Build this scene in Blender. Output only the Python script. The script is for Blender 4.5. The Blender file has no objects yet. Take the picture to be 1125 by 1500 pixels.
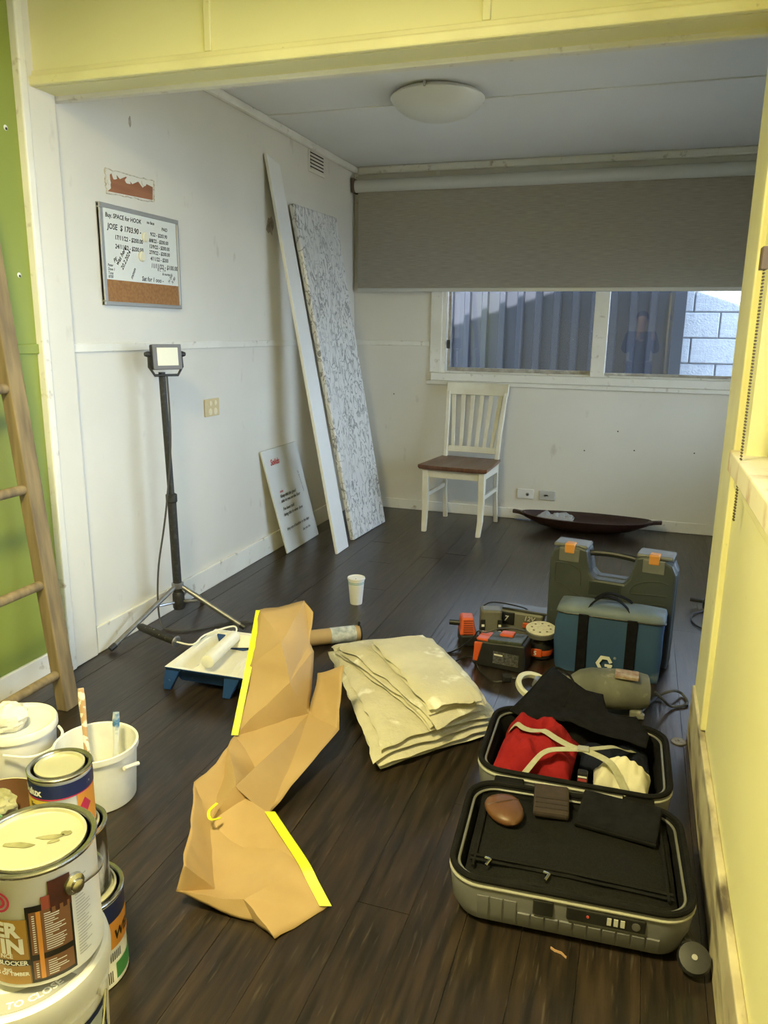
import bpy, bmesh, math, random
from mathutils import Vector, Matrix, noise
from mathutils.bvhtree import BVHTree
random.seed(7)
S = bpy.context.scene
COL = S.collection
# ---------------------------------------------------------------- camera
FPX = 1120.85
CAM = Vector((2.05, 0.0, 1.32))
CR = Vector((0.94859162, 0.31619934, 0.01385349))
CU = Vector((-0.08582709, 0.21485574, 0.97286727))
CF = Vector((-0.30464349, 0.92404274, -0.23094883))
cd = bpy.data.cameras.new('camera'); cam = bpy.data.objects.new('camera', cd); COL.objects.link(cam)
cd.sensor_fit = 'VERTICAL'; cd.sensor_height = 36.0; cd.lens = FPX * 36.0 / 1500.0
cd.clip_start = 0.02
m = Matrix.Identity(4)
for i in range(3):
    m[i][0] = CR[i]; m[i][1] = CU[i]; m[i][2] = -CF[i]; m[i][3] = CAM[i]
cam.matrix_world = m
S.camera = cam
# ---------------------------------------------------------------- world, sun, lights, exposure
S.view_settings.view_transform = 'Standard'; S.view_settings.look = 'None'
S.view_settings.gamma = 1.0; S.view_settings.use_curve_mapping = False
S.view_settings.exposure = 0.0
w = bpy.data.worlds.new('sky'); S.world = w; w.use_nodes = True
bg = w.node_tree.nodes['Background']; bg.inputs[0].default_value = (0.70, 0.84, 1.0, 1); bg.inputs[1].default_value = 12.5
sd = bpy.data.lights.new('sun', 'SUN'); sd.energy = 40.0; sd.angle = 0.01; sd.color = (1, 0.93, 0.82)
so = bpy.data.objects.new('sun', sd); COL.objects.link(so)
so.rotation_euler = Vector((0.02, 0.46, -0.89)).to_track_quat('-Z', 'Y').to_euler()
# ---------------------------------------------------------------- pixel to place (1125 x 1500 frame)
def ray(px, py): return CF + CR * ((px - 562.5) / FPX) + CU * ((750 - py) / FPX)
def hit(px, py, ax, v):
    d = ray(px, py); return CAM + d * ((v - CAM[ax]) / d[ax])
def Zp(px, py, z=0.0): return hit(px, py, 2, z)
def Xp(px, py, x=0.0): return hit(px, py, 0, x)
def Yp(px, py, y): return hit(px, py, 1, y)
def proj(p):
    d = Vector(p) - CAM; z = d.dot(CF)
    return (562.5 + FPX * d.dot(CR) / z, 750 - FPX * d.dot(CU) / z)
# ---------------------------------------------------------------- materials
MATS = {}
def mat(name, c, c2=None, rough=0.6, metal=0.0, scale=6.0, stretch=(1, 1, 1), bump=0.0, bscale=None, detail=4, lo=0.35, hi=0.65, spec=0.5, alpha=None, trans=0.0, coat=0.0, c3=None, s3=2.0, lo3=.6, hi3=.75, st3=(1, 1, 1)):
    if name in MATS: return MATS[name]
    M = bpy.data.materials.new(name); M.use_nodes = True; nt = M.node_tree; b = nt.nodes['Principled BSDF']
    b.inputs['Base Color'].default_value = (*c, 1); b.inputs['Roughness'].default_value = rough; b.inputs['Metallic'].default_value = metal
    b.inputs['Specular IOR Level'].default_value = spec
    b.inputs['Coat Weight'].default_value = coat
    if trans: b.inputs['Transmission Weight'].default_value = trans
    if alpha is not None: b.inputs['Alpha'].default_value = alpha
    tc = nt.nodes.new('ShaderNodeTexCoord')
    def nz(sc, st, det):
        mp = nt.nodes.new('ShaderNodeMapping'); mp.inputs['Scale'].default_value = st
        n = nt.nodes.new('ShaderNodeTexNoise'); n.inputs['Scale'].default_value = sc; n.inputs['Detail'].default_value = det
        nt.links.new(tc.outputs['Object'], mp.inputs[0]); nt.links.new(mp.outputs[0], n.inputs['Vector']); return n
    last = None
    if c2 is not None:
        n = nz(scale, stretch, detail)
        r = nt.nodes.new('ShaderNodeValToRGB'); r.color_ramp.elements[0].position = lo; r.color_ramp.elements[1].position = hi
        r.color_ramp.elements[0].color = (*c, 1); r.color_ramp.elements[1].color = (*c2, 1)
        nt.links.new(n.outputs['Fac'], r.inputs[0]); last = r.outputs[0]
    if c3 is not None:
        n = nz(s3, st3, 6); mr = nt.nodes.new('ShaderNodeMapRange'); mr.inputs[1].default_value = lo3; mr.inputs[2].default_value = hi3
        nt.links.new(n.outputs['Fac'], mr.inputs[0])
        mx = nt.nodes.new('ShaderNodeMixRGB'); mx.inputs[2].default_value = (*c3, 1); nt.links.new(mr.outputs[0], mx.inputs[0])
        if last: nt.links.new(last, mx.inputs[1])
        else: mx.inputs[1].default_value = (*c, 1)
        last = mx.outputs[0]
    if last: nt.links.new(last, b.inputs['Base Color'])
    if bump:
        n = nz(bscale or scale, stretch, 6); bp = nt.nodes.new('ShaderNodeBump'); bp.inputs['Strength'].default_value = bump; bp.inputs['Distance'].default_value = 0.01
        nt.links.new(n.outputs['Fac'], bp.inputs['Height']); nt.links.new(bp.outputs[0], b.inputs['Normal'])
    MATS[name] = M; return M
def glassmat(name, tint=(1, 1, 1), refl=1.0):
    M = bpy.data.materials.new(name); M.use_nodes = True; nt = M.node_tree; nt.nodes.remove(nt.nodes['Principled BSDF'])
    o = nt.nodes['Material Output']; t = nt.nodes.new('ShaderNodeBsdfTransparent'); t.inputs[0].default_value = (*tint, 1)
    g = nt.nodes.new('ShaderNodeBsdfGlossy'); g.inputs['Roughness'].default_value = 0.01
    fr = nt.nodes.new('ShaderNodeFresnel'); fr.inputs[0].default_value = 1.5
    mx = nt.nodes.new('ShaderNodeMixShader'); nt.links.new(fr.outputs[0], mx.inputs[0]); nt.links.new(t.outputs[0], mx.inputs[1]); nt.links.new(g.outputs[0], mx.inputs[2]); nt.links.new(mx.outputs[0], o.inputs[0])
    return M
WHITE = mat('white_wall_paint', (.74, .71, .63), (.68, .65, .57), rough=.55, scale=1.3, c3=(.42, .36, .3), s3=9, lo3=.66, hi3=.86, st3=(1, 1, .5))
TRIM = mat('white_trim_paint', (.80, .78, .71), (.72, .70, .62), rough=.45, scale=4, c3=(.40, .33, .25), s3=22, lo3=.62, hi3=.78)
YEL = mat('cream_wall_paint', (.84, .80, .46), (.80, .76, .42), rough=.5, scale=2, c3=(.5, .42, .25), s3=25, lo3=.72, hi3=.85)
YTRIM = mat('cream_trim_paint', (.84, .80, .46), (.76, .71, .40), rough=.45, scale=6, c3=(.42, .34, .2), s3=30, lo3=.68, hi3=.82)
DIRTY = mat('scuffed_skirting_paint', (.62, .56, .38), (.44, .38, .26), rough=.6, scale=8, c3=(.10, .08, .06), s3=14, lo3=.52, hi3=.7, st3=(1, .35, 1))
GREEN = mat('lime_green_paint', (.25, .295, .05), (.225, .27, .045), rough=.5, scale=2)
CEIL = mat('ceiling_paint', (.80, .80, .78), (.77, .77, .75), rough=.8, scale=2)
PLY = mat('bare_plywood', (.36, .15, .07), (.25, .10, .05), rough=.8, scale=9, stretch=(1, .2, 3))
FLOORS = [mat('dark_stained_board_%d' % i, (.013 * k, .010 * k, .008 * k), (.042 * k, .028 * k, .018 * k), rough=.30, scale=9, stretch=(5, .45, 1), detail=8, lo=.38, hi=.72, bump=.12, bscale=12, c3=(.075, .06, .045), s3=75, lo3=.60, hi3=.78, st3=(1.6, .12, 1)) for i, k in enumerate((1.0, 1.06, .95, 1.1))]
DARKGAP = mat('dark_subfloor', (.008, .006, .005), rough=.9)
BLACK = mat('black_plastic', (.012, .012, .013), (.02, .02, .02), rough=.45, scale=20)
BLACKF = mat('black_fabric', (.006, .006, .008), (.010, .010, .013), rough=.9, scale=40, bump=.3, bscale=120, spec=.12)
GREYM = mat('grey_metal', (.35, .35, .36), (.28, .28, .29), rough=.35, metal=.8, scale=20)
STEEL = mat('bright_tin', (.62, .60, .56), (.50, .49, .46), rough=.25, metal=1.0, scale=30)
WPLAST = mat('white_plastic', (.78, .77, .74), (.72, .71, .68), rough=.45, scale=10)
WPAINT = mat('wet_white_paint', (.86, .84, .76), (.80, .78, .68), rough=.3, scale=14, bump=.25)
INK = mat('black_marker', (.012, .012, .015), rough=.6)
RED = mat('red_marker', (.5, .03, .03), rough=.6)
GLASS = glassmat('window_glass', (.93, .96, 1.0))
# ---------------------------------------------------------------- mesh helpers
class MB:
    def __init__(s): s.v = []; s.f = []
    def add(s, vs, fs, M=None):
        o = len(s.v)
        for p in vs:
            p = Vector(p); s.v.append(M @ p if M else p)
        s.f += [tuple(i + o for i in f) for f in fs]; return s
    def box(s, a, b, M=None):
        x0, y0, z0 = a; x1, y1, z1 = b
        return s.add([(x0, y0, z0), (x1, y0, z0), (x1, y1, z0), (x0, y1, z0), (x0, y0, z1), (x1, y0, z1), (x1, y1, z1), (x0, y1, z1)],
                     [(0, 3, 2, 1), (4, 5, 6, 7), (0, 1, 5, 4), (1, 2, 6, 5), (2, 3, 7, 6), (3, 0, 4, 7)], M)
    def lathe(s, prof, n=32, M=None, cap=True):
        vs = []; fs = []
        for r, z in prof:
            for k in range(n):
                a = 2 * math.pi * k / n; vs.append((r * math.cos(a), r * math.sin(a), z))
        for j in range(len(prof) - 1):
            for k in range(n):
                k2 = (k + 1) % n; fs.append((j * n + k, j * n + k2, (j + 1) * n + k2, (j + 1) * n + k))
        if cap:
            fs.append(tuple(range(n - 1, -1, -1))); fs.append(tuple((len(prof) - 1) * n + k for k in range(n)))
        return s.add(vs, fs, M)
    def tube(s, pts, r, n=8, closed=False):
        pts = [Vector(p) for p in pts]; N = len(pts); rs = r if isinstance(r, (list, tuple)) else [r] * N
        vs = []; fs = []; up = None
        for i in range(N):
            a = pts[(i - 1) % N] if (closed or i > 0) else pts[i]; b = pts[(i + 1) % N] if (closed or i < N - 1) else pts[i]
            t = (b - a)
            if t.length < 1e-9: t = Vector((0, 0, 1))
            t.normalize()
            if up is None:
                up = t.orthogonal().normalized()
            else:
                up = (up - t * up.dot(t))
                up = up.normalized() if up.length > 1e-6 else t.orthogonal().normalized()
            sd_ = t.cross(up)
            for k in range(n):
                g = 2 * math.pi * k / n; vs.append(pts[i] + (up * math.cos(g) + sd_ * math.sin(g)) * rs[i])
        for i in range(N if closed else N - 1):
            j = (i + 1) % N
            for k in range(n):
                k2 = (k + 1) % n; fs.append((i * n + k, i * n + k2, j * n + k2, j * n + k))
        if not closed: fs.append(tuple(range(n - 1, -1, -1))); fs.append(tuple((N - 1) * n + k for k in range(n)))
        return s.add(vs, fs)
    def prism(s, poly, d, M=None):           # poly in xy, extruded along z by d
        n = len(poly); vs = [(p[0], p[1], 0) for p in poly] + [(p[0], p[1], d) for p in poly]
        fs = [tuple(range(n - 1, -1, -1)), tuple(range(n, 2 * n))] + [(i, (i + 1) % n, n + (i + 1) % n, n + i) for i in range(n)]
        return s.add(vs, fs, M)
    def hexa(s, lo, hi):                     # two matching loops
        n = len(lo); return s.add(list(lo) + list(hi), [tuple(range(n - 1, -1, -1)), tuple(range(n, 2 * n))] + [(i, (i + 1) % n, n + (i + 1) % n, n + i) for i in range(n)])
    def loft(s, loops, closed=True, cap0=True, cap1=True, M=None):
        n = len(loops[0]); vs = [p for l in loops for p in l]; fs = []
        for j in range(len(loops) - 1):
            for k in range(n if closed else n - 1):
                k2 = (k + 1) % n; fs.append((j * n + k, j * n + k2, (j + 1) * n + k2, (j + 1) * n + k))
        if cap0: fs.append(tuple(range(n - 1, -1, -1)))
        if cap1: fs.append(tuple((len(loops) - 1) * n + k for k in range(n)))
        return s.add(vs, fs, M)
    def grid(s, fn, nu, nv, M=None):
        vs = [fn(i / nu, j / nv) for j in range(nv + 1) for i in range(nu + 1)]
        fs = [(j * (nu + 1) + i, j * (nu + 1) + i + 1, (j + 1) * (nu + 1) + i + 1, (j + 1) * (nu + 1) + i) for j in range(nv) for i in range(nu)]
        return s.add(vs, fs, M)
    def build(s, name, m, parent=None, world=False, bevel=0, smooth=35, seg=2, solid=0, sub=0):
        me = bpy.data.meshes.new(name)
        off = parent_loc(parent) if (world and parent) else Vector((0, 0, 0))
        me.from_pydata([tuple(p - off) for p in s.v], [], s.f); me.validate()
        bm = bmesh.new(); bm.from_mesh(me); bmesh.ops.recalc_face_normals(bm, faces=bm.faces); bm.to_mesh(me); bm.free()
        if m: me.materials.append(m)
        o = bpy.data.objects.new(name, me); COL.objects.link(o)
        if parent: o.parent = parent
        if smooth:
            me.polygons.foreach_set('use_smooth', [True] * len(me.polygons)); me.set_sharp_from_angle(angle=math.radians(smooth))
        if solid:
            md = o.modifiers.new('thickness', 'SOLIDIFY'); md.thickness = solid; md.offset = 0
        if sub:
            md = o.modifiers.new('subdivision', 'SUBSURF'); md.levels = sub; md.render_levels = sub
        if bevel:
            md = o.modifiers.new('bevel', 'BEVEL'); md.width = bevel; md.segments = seg; md.limit_method = 'ANGLE'; md.angle_limit = math.radians(40)
        return o
def parent_loc(p):
    l = Vector((0, 0, 0))
    while p: l = l + Vector(p.location); p = p.parent
    return l
def tag(o, label=None, cat=None, group=None, kind=None):
    if label: o['label'] = label
    if cat: o['category'] = cat
    if group: o['group'] = group
    if kind: o['kind'] = kind
    return o
def thing(name, label, cat, loc=(0, 0, 0), rz=0.0, group=None):
    o = bpy.data.objects.new(name, None); COL.objects.link(o); o.location = loc; o.rotation_euler = (0, 0, rz); o.empty_display_size = .05
    return tag(o, label, cat, group)
def struct(o): o['kind'] = 'structure'; return o
def T(x, y, z): return Matrix.Translation((x, y, z))
def RX(a): return Matrix.Rotation(a, 4, 'X')
def RY(a): return Matrix.Rotation(a, 4, 'Y')
def RZ(a): return Matrix.Rotation(a, 4, 'Z')
def text_mb(txt, size, shear=0.0, bold=0.0):
    cu = bpy.data.curves.new('t', 'FONT'); cu.body = txt; cu.size = size; cu.shear = shear; cu.offset = bold; cu.resolution_u = 2
    o = bpy.data.objects.new('t', cu); me = bpy.data.meshes.new_from_object(o)
    mb = MB(); mb.add([v.co.copy() for v in me.vertices], [tuple(p.vertices) for p in me.polygons])
    bpy.data.objects.remove(o); bpy.data.curves.remove(cu); bpy.data.meshes.remove(me); return mb
def text_width(mb): return max((v.x for v in mb.v), default=0)
def xform(mb, M):
    mb.v = [M @ v for v in mb.v]; return mb
def wrap(mb, r, a0, z0):                     # bend flat text round a cylinder
    mb.v = [Vector((r * math.cos(a0 + v.x / r), r * math.sin(a0 + v.x / r), z0 + v.y)) for v in mb.v]; return mb
def patch(r, a0, a1, z0, z1, n=None):
    n = n or max(2, int(abs(a1 - a0) / .12)); mb = MB()
    return mb.grid(lambda u, v: Vector((r * math.cos(a0 + (a1 - a0) * u), r * math.sin(a0 + (a1 - a0) * u), z0 + (z1 - z0) * v)), n, 1)
def fbm(p, s, amp): return noise.fractal(Vector(p) * s, 1.0, 2.0, 3) * amp
def rrect(w, d, r, n=5, rib=0):
    pts = []
    for cx, cy, a in ((w / 2 - r, d / 2 - r, 0), (-w / 2 + r, d / 2 - r, 90), (-w / 2 + r, -d / 2 + r, 180), (w / 2 - r, -d / 2 + r, 270)):
        for k in range(n + 1):
            g = math.radians(a + 90 * k / n); pts.append((cx + r * math.cos(g), cy + r * math.sin(g)))
    return pts
def wob_(b, seed, xy):
    if not xy: return Vector((0, 0, 0))
    n = noise.noise_vector(Vector((b.x, b.y, seed)) * 5) + noise.noise_vector(Vector((b.x, b.y, seed + 7)) * 14) * .4; return Vector((n.x, n.y, 0)) * xy
def pillow(mb, P00, P10, P11, P01, z0, t, nu=24, nv=24, p=6, wr=0.0, ws=8.0, seed=0.0, sag=None, xy=0.0):
    P00, P10, P11, P01 = [Vector((*q[:2], 0)) for q in (P00, P10, P11, P01)]
    def base(u, v): return (P00 * (1 - u) + P10 * u) * (1 - v) + (P01 * (1 - u) + P11 * u) * v
    def prof(u, v): return max(0.0, (1 - abs(2 * u - 1) ** p)) ** .5 * max(0.0, (1 - abs(2 * v - 1) ** p)) ** .5
    def top(u, v):
        b = base(u, v); s_ = prof(u, v); b = b + wob_(b, seed, xy); n = noise.fractal(Vector((b.x, b.y, seed)) * ws, 1.0, 2.0, 3) * wr
        z = z0 + t * .5 + t * .5 * s_ + n * s_ + (sag(u, v) if sag else 0); return Vector((b.x, b.y, max(z, z0 + .002 * s_)))
    def bot(u, v):
        b = base(u, v); s_ = prof(u, v); b = b + wob_(b, seed, xy); return Vector((b.x, b.y, z0 + t * .5 - t * .5 * s_))
    mb.grid(top, nu, nv); mb.grid(bot, nu, nv); return mb
# ================================================================ the setting
D = 5.455; HC = 2.434; XR = 2.316; XB = 3.4
def slab(name, a, b, m, parent=None, bevel=0):
    o = MB().box(a, b).build(name, m, parent, smooth=0, bevel=bevel)
    if not parent: struct(o)
    return o
# floor boards
floor = struct(MB().box((-.1, -2.5, -.08), (XB, D, -.022)).build('floor', DARKGAP, smooth=0))
xw = .128; x = -.02; rnd = random.Random(3); meshes = {}
while x < XB - .01:
    y = -2.5 - rnd.random() * 2.0
    while y < D:
        L = 2.4 + rnd.random() * 2.6; y0 = max(y, -2.5); y1 = min(y + L, D); y += L
        if y1 - y0 < .05 or (y1 < 2.42 and x > XR + .1): continue
        dz = -rnd.random() * .0012
        MB().box((x + .0005, y0 + .0006, -.022), (min(x + xw, XB) - .0005, y1 - .0006, dz)).build('floorboard', FLOORS[rnd.randrange(4)], floor, smooth=0)
    x += xw
# ceiling
ceil = slab('ceiling', (-.1, -2.5, HC), (XB + .1, D + .1, HC + .05), CEIL)
MB().box((0, 4.045, HC - .008), (XB, 4.085, HC)).build('ceiling_batten', CEIL, ceil, smooth=0, bevel=.003)
MB().box((0, 2.9, HC - .008), (XB, 2.94, HC)).build('ceiling_batten', CEIL, ceil, smooth=0, bevel=.003)
# left wall of the back room
wl = slab('wall_left', (-.1, 2.42, 0), (0, D + .1, HC), WHITE)
MB().box((0, 2.43, 1.222), (.008, D, 1.256)).build('dado_rail', TRIM, wl, smooth=0, bevel=.003)
MB().box((0, 2.424, .12), (.005, 2.432, HC)).build('panel_joint', TRIM, wl, smooth=0)
pw = [(2.70, 1.836), (2.995, 1.848), (3.0, 1.90), (2.96, 1.905), (2.93, 1.885), (2.90, 1.905), (2.86, 1.888), (2.82, 1.91), (2.78, 1.893), (2.745, 1.915), (2.72, 1.90), (2.722, 1.85)]
MB().prism(pw, .002, Matrix(((0, 0, 1, 0.0), (1, 0, 0, 0), (0, 1, 0, 0), (0, 0, 0, 1)))).build('bare_wood_patch', PLY, wl, smooth=0)
rimp = []
for (ya, za, yb, zb) in ((2.69, 1.83, 3.005, 1.842), (3.005, 1.842, 3.01, 1.925), (3.01, 1.925, 2.69, 1.918), (2.69, 1.918, 2.69, 1.83)):
    mb = MB(); n = 14
    pts = [Vector((.0015, ya + (yb - ya) * k / n + random.uniform(-.003, .003), za + (zb - za) * k / n + random.uniform(-.003, .003))) for k in range(n + 1)]
    mb.tube(pts, [random.uniform(.0015, .004) for _ in pts], 5).build('torn_paint_edge', mat('torn_paint', (.45, .38, .28), (.7, .66, .55), rough=.8, scale=60), wl)
for (py, pz, r) in ((2.745, 1.90, .018), (2.83, 1.895, .017), (2.94, 1.905, .016), (2.71, 1.87, .012)):
    MB().prism([(py + r * math.cos(a) * random.uniform(.7, 1.2), pz + r * .8 * math.sin(a) * random.uniform(.7, 1.1)) for a in [k * .628 for k in range(10)]], .0032, Matrix(((0, 0, 1, 0.0), (1, 0, 0, 0), (0, 1, 0, 0), (0, 0, 0, 1)))).build('paint_flake', WHITE, wl, smooth=0)
for (px, py, sy, sz) in ((190, 178, .008, .022), (395, 330, .05, .05), (577, 577, .004, .004)):
    q = Xp(px, py, 0.0)
    if px == 577: continue
    MB().prism([(q.y + sy * math.cos(a) * random.uniform(.6, 1.2), q.z + sz * math.sin(a) * random.uniform(.6, 1.2)) for a in [k * .524 for k in range(12)]], .0012, Matrix(((0, 0, 1, 0.0), (1, 0, 0, 0), (0, 1, 0, 0), (0, 0, 0, 1)))).build('wall_chip', mat('plaster_scar', (.28, .22, .17), (.5, .45, .38), rough=.9, scale=30), wl, smooth=0)
def board(name, a, b, m, bevel=.004): return struct(MB().box(a, b).build(name, m, smooth=0, bevel=bevel))
board('baseboard_left', (0, 2.43, 0), (.014, D, .115), TRIM)
board('baseboard_back', (.014, D - .014, 0), (XB, D, .075), TRIM)
board('trim_1', (0, 2.42, HC - .045), (.03, D, HC), TRIM, .012)          # cornice left
board('trim_2', (.03, D - .03, HC - .05), (XB, D, HC), TRIM, .012)      # cornice back
# green wall of the front room
wg = slab('wall_front_left', (-.1, -2.5, 0), (0, 2.42, HC), GREEN)
MB().box((0, -2.5, 1.222), (.008, 2.26, 1.256)).build('dado_rail', GREEN, wg, smooth=0, bevel=.003)
for (px, py) in ((8, 187), (28, 403)):
    q = Xp(px, py, 0)
    MB().lathe([(.009, 0), (.007, .002), (.004, .0022)], 12, T(0.0005, q.y, q.z) @ RY(math.pi / 2)).build('torn_plug', mat('plaster_white', (.7, .7, .66), rough=.9), wg)
    MB().lathe([(.0045, 0), (.0045, .0032)], 10, T(0.0005, q.y, q.z - .003) @ RY(math.pi / 2)).build('screw_hole', BLACK, wg)
board('baseboard_front_left', (0, -2.5, 0), (.014, 2.26, .115), TRIM)
# left jamb of the opening
board('trim_3', (-.02, 2.262, 0), (.022, 2.42, HC), WHITE, .006)
board('trim_4', (-.02, 2.25, 0), (.03, 2.285, HC), TRIM, .006)
# back wall with window hole
WX0, WX1, WZ0, WZ1 = .665, 2.95, 1.03, 2.2
mb = MB()
for a, b in (((0, 0), (WX0, HC)), ((WX1, 0), (XB, HC)), ((WX0, 0), (WX1, WZ0)), ((WX0, WZ1), (WX1, HC))):
    mb.box((a[0], D, a[1]), (b[0], D + .1, b[1]))
wb = struct(mb.build('wall_back', WHITE, smooth=0))
MB().box((.0, D - .008, 1.214), (.58, D, 1.248)).build('dado_rail', TRIM, wb, smooth=0, bevel=.003)
MB().box((.595, D - .006, 2.2), (.625, D, HC)).build('panel_batten', TRIM, wb, smooth=0, bevel=.002)
MB().box((0, D - .01, 2.2), (.03, D, HC)).build('panel_batten', TRIM, wb, smooth=0, bevel=.002)
for px, py in ((577, 577), (856, 660), (929, 660), (905, 632), (1017, 664)):
    q = Yp(px, py, D)
    MB().lathe([(.005, 0), (.004, .002)], 8, T(q.x, D, q.z) @ RX(math.pi / 2)).build('nail_hole', BLACK, wb)
# window in the back wall
ALU = mat('weathered_window_frame', (.45, .42, .36), (.30, .27, .22), rough=.6, scale=25, c3=(.75, .73, .68), s3=12)
win = struct(MB().box((WX0, D, WZ0), (WX0 + .03, D + .1, WZ1)).box((WX1 - .03, D, WZ0), (WX1, D + .1, WZ1)).box((WX0 + .03, D + .02, WZ0), (WX1 - .03, D + .1, WZ0 + .012)).box((WX0 + .03, D, WZ1 - .03), (WX1 - .03, D + .1, WZ1)).build('window_1', TRIM, smooth=0))
MB().box((1.712, D - .004, WZ0), (1.805, D + .09, WZ1)).build('window_mullion', TRIM, win, smooth=0, bevel=.003)
MB().box((.565, D - .022, .945), (WX1 + .08, D + .0, .975)).build('window_apron', TRIM, win, smooth=0, bevel=.004)
MB().box((.60, D - .035, .975), (WX1 + .08, D + .02, 1.03)).build('window_sill', TRIM, win, smooth=0, bevel=.005)
MB().box((.585, D - .012, 1.03), (WX0 + .004, D + .0, WZ1 + .05)).build('window_architrave', TRIM, win, smooth=0, bevel=.004)
sash = MB()
sash.box((.70, D + .04, 1.042), (1.712, D + .06, 1.068)).box((.70, D + .04, 1.068), (.722, D + .06, WZ1 - .03)).build('sash_frame', ALU, win, smooth=0, bevel=.003)
MB().box((1.805, D + .04, 1.042), (WX1 - .03, D + .06, 1.06)).build('sash_frame', ALU, win, smooth=0, bevel=.003)
MB().box((.722, D + .048, 1.068), (1.712, D + .052, WZ1 - .03)).build('pane', GLASS, win, smooth=0)
MB().box((1.805, D + .048, 1.06), (WX1 - .03, D + .052, WZ1 - .03)).build('pane', GLASS, win, smooth=0)
MB().box((.70, D + .028, 1.20), (.722, D + .04, 1.26)).build('sash_catch', BLACK, win, smooth=0, bevel=.002)
# header over the opening
hd = struct(MB().box((-.02, 2.32, 2.10), (XR + .12, 2.42, HC)).build('wall_header', YEL, smooth=0))
MB().box((-.02, 2.296, 2.10), (XR + .1, 2.32, 2.132)).build('header_moulding', YTRIM, hd, smooth=0, bevel=.006)
MB().box((-.02, 2.312, 2.132), (XR + .1, 2.32, 2.15)).build('header_moulding', YTRIM, hd, smooth=0, bevel=.003)
MB().box((-.01, 2.42, 2.085), (XR + .1, 2.455, 2.12)).build('header_moulding', TRIM, hd, smooth=0, bevel=.004)
for px in (303, 712):
    q = Yp(px, 30, 2.315); MB().box((q.x - .012, 2.312, 2.15), (q.x + .012, 2.32, HC)).build('cover_batten', YTRIM, hd, smooth=0, bevel=.003)
# right jamb and right wall of the front room (window in it)
board('trim_5', (XR - .01, 2.27, 0), (XR + .12, 2.56, HC), YTRIM, .006)
board('trim_6', (XR - .016, 2.23, .19), (XR + .02, 2.272, HC), YTRIM, .006)
FY0, FY1, FZ0, FZ1 = .55, 2.10, 1.02, 2.1
mb = MB()
for a, b in (((-2.5, 0), (FY0, HC)), ((FY1, 0), (2.28, HC)), ((FY0, 0), (FY1, FZ0)), ((FY0, FZ1), (FY1, HC))):
    mb.box((XR, a[0], a[1]), (XR + .12, b[0], b[1]))
wr = struct(mb.build('wall_front_right', YEL, smooth=0))
MB().box((XR - .006, FY0 - .1, .92), (XR, 2.23, .97)).build('sill_apron', YTRIM, wr, smooth=0, bevel=.003)
struct(MB().box((XR - .03, FY0 - .05, .97), (XR + .12, 2.19, 1.026)).build('trim_7', mat('worn_sill_paint', (.78, .72, .55), (.55, .40, .25), rough=.6, scale=12, lo=.5, hi=.7), smooth=0, bevel=.004))
w2 = struct(MB().box((XR + .05, FY0, FZ0), (XR + .1, FY0 + .05, FZ1)).box((XR + .05, FY1 - .05, FZ0), (XR + .1, FY1, FZ1)).box((XR + .05, FY0, FZ1 - .05), (XR + .1, FY1, FZ1)).box((XR + .05, FY0, FZ0), (XR + .1, FY1, FZ0 + .05)).build('window_2', TRIM, smooth=0))
MB().box((XR + .07, FY0 + .05, FZ0 + .05), (XR + .075, FY1 - .05, FZ1 - .05)).build('pane', GLASS, w2, smooth=0)
board('baseboard_right', (XR - .018, -2.5, 0), (XR, 2.56, .185), DIRTY)
# unseen sides of the two rooms
slab('wall_behind', (-.1, -2.6, 0), (XR + .12, -2.5, HC), YEL)
slab('wall_partition', (XR + .12, 2.42, 0), (XB, 2.54, HC), WHITE)
RY0, RY1, RZ0, RZ1 = 2.9, 5.1, .55, 1.62
mb = MB()
for a, b in (((2.42, 0), (RY0, HC)), ((RY1, 0), (D + .1, HC)), ((RY0, 0), (RY1, RZ0)), ((RY0, RZ1), (RY1, HC))):
    mb.box((XB, a[0], a[1]), (XB + .1, b[0], b[1]))
struct(mb.build('wall_right', WHITE, smooth=0))
w3 = struct(MB().box((XB, RY0, RZ0), (XB + .1, RY0 + .04, RZ1)).box((XB, RY1 - .04, RZ0), (XB + .1, RY1, RZ1)).box((XB, 3.98, RZ0), (XB + .1, 4.03, RZ1)).box((XB, RY0, RZ0), (XB + .1, RY1, RZ0 + .04)).build('window_3', TRIM, smooth=0))
for a, b in ((RY0 + .04, 3.98), (4.03, RY1 - .04)):
    MB().box((XB + .05, a, RZ0 + .04), (XB + .054, b, RZ1)).build('pane', GLASS, w3, smooth=0)
# roof, ground, fence and block wall outside
ROOF = mat('roof_sheet', (.3, .3, .32), rough=.6)
zr = lambda x: 2.511 + .333 * x  # unseen roof, pitch and rake shaped to cast the slanting shadow on the fence
rf = struct(MB().hexa([(-.5, -3, zr(-.5)), (2.2, -3, zr(2.2)), (2.2, 5.9, zr(2.2)), (-.5, 5.9, zr(-.5))], [(-.5, -3, zr(-.5) + .06), (2.2, -3, zr(2.2) + .06), (2.2, 5.9, zr(2.2) + .06), (-.5, 5.9, zr(-.5) + .06)]).build('roof', ROOF, smooth=0))
MB().hexa([(2.2, -3, zr(2.2)), (3.9, -3, zr(2.2) - .566), (3.9, 5.9, zr(2.2) - .566), (2.2, 5.9, zr(2.2))], [(2.2, -3, zr(2.2) + .06), (3.9, -3, zr(2.2) - .506), (3.9, 5.9, zr(2.2) - .506), (2.2, 5.9, zr(2.2) + .06)]).build('roof_slope', ROOF, rf, smooth=0)
mb = MB()
for k in range(24):                                      # gable boards up to the rake
    xa, xb = -.1 + k * .1458, -.1 + (k + 1) * .1458
    z1 = min(zr(xa), 2 * zr(2.2) - zr(xa), zr(xb), 2 * zr(2.2) - zr(xb)); mb.box((xa, D + .1, HC), (xb, D + .14, z1))
mb.build('gable', ROOF, rf, smooth=0)
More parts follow.
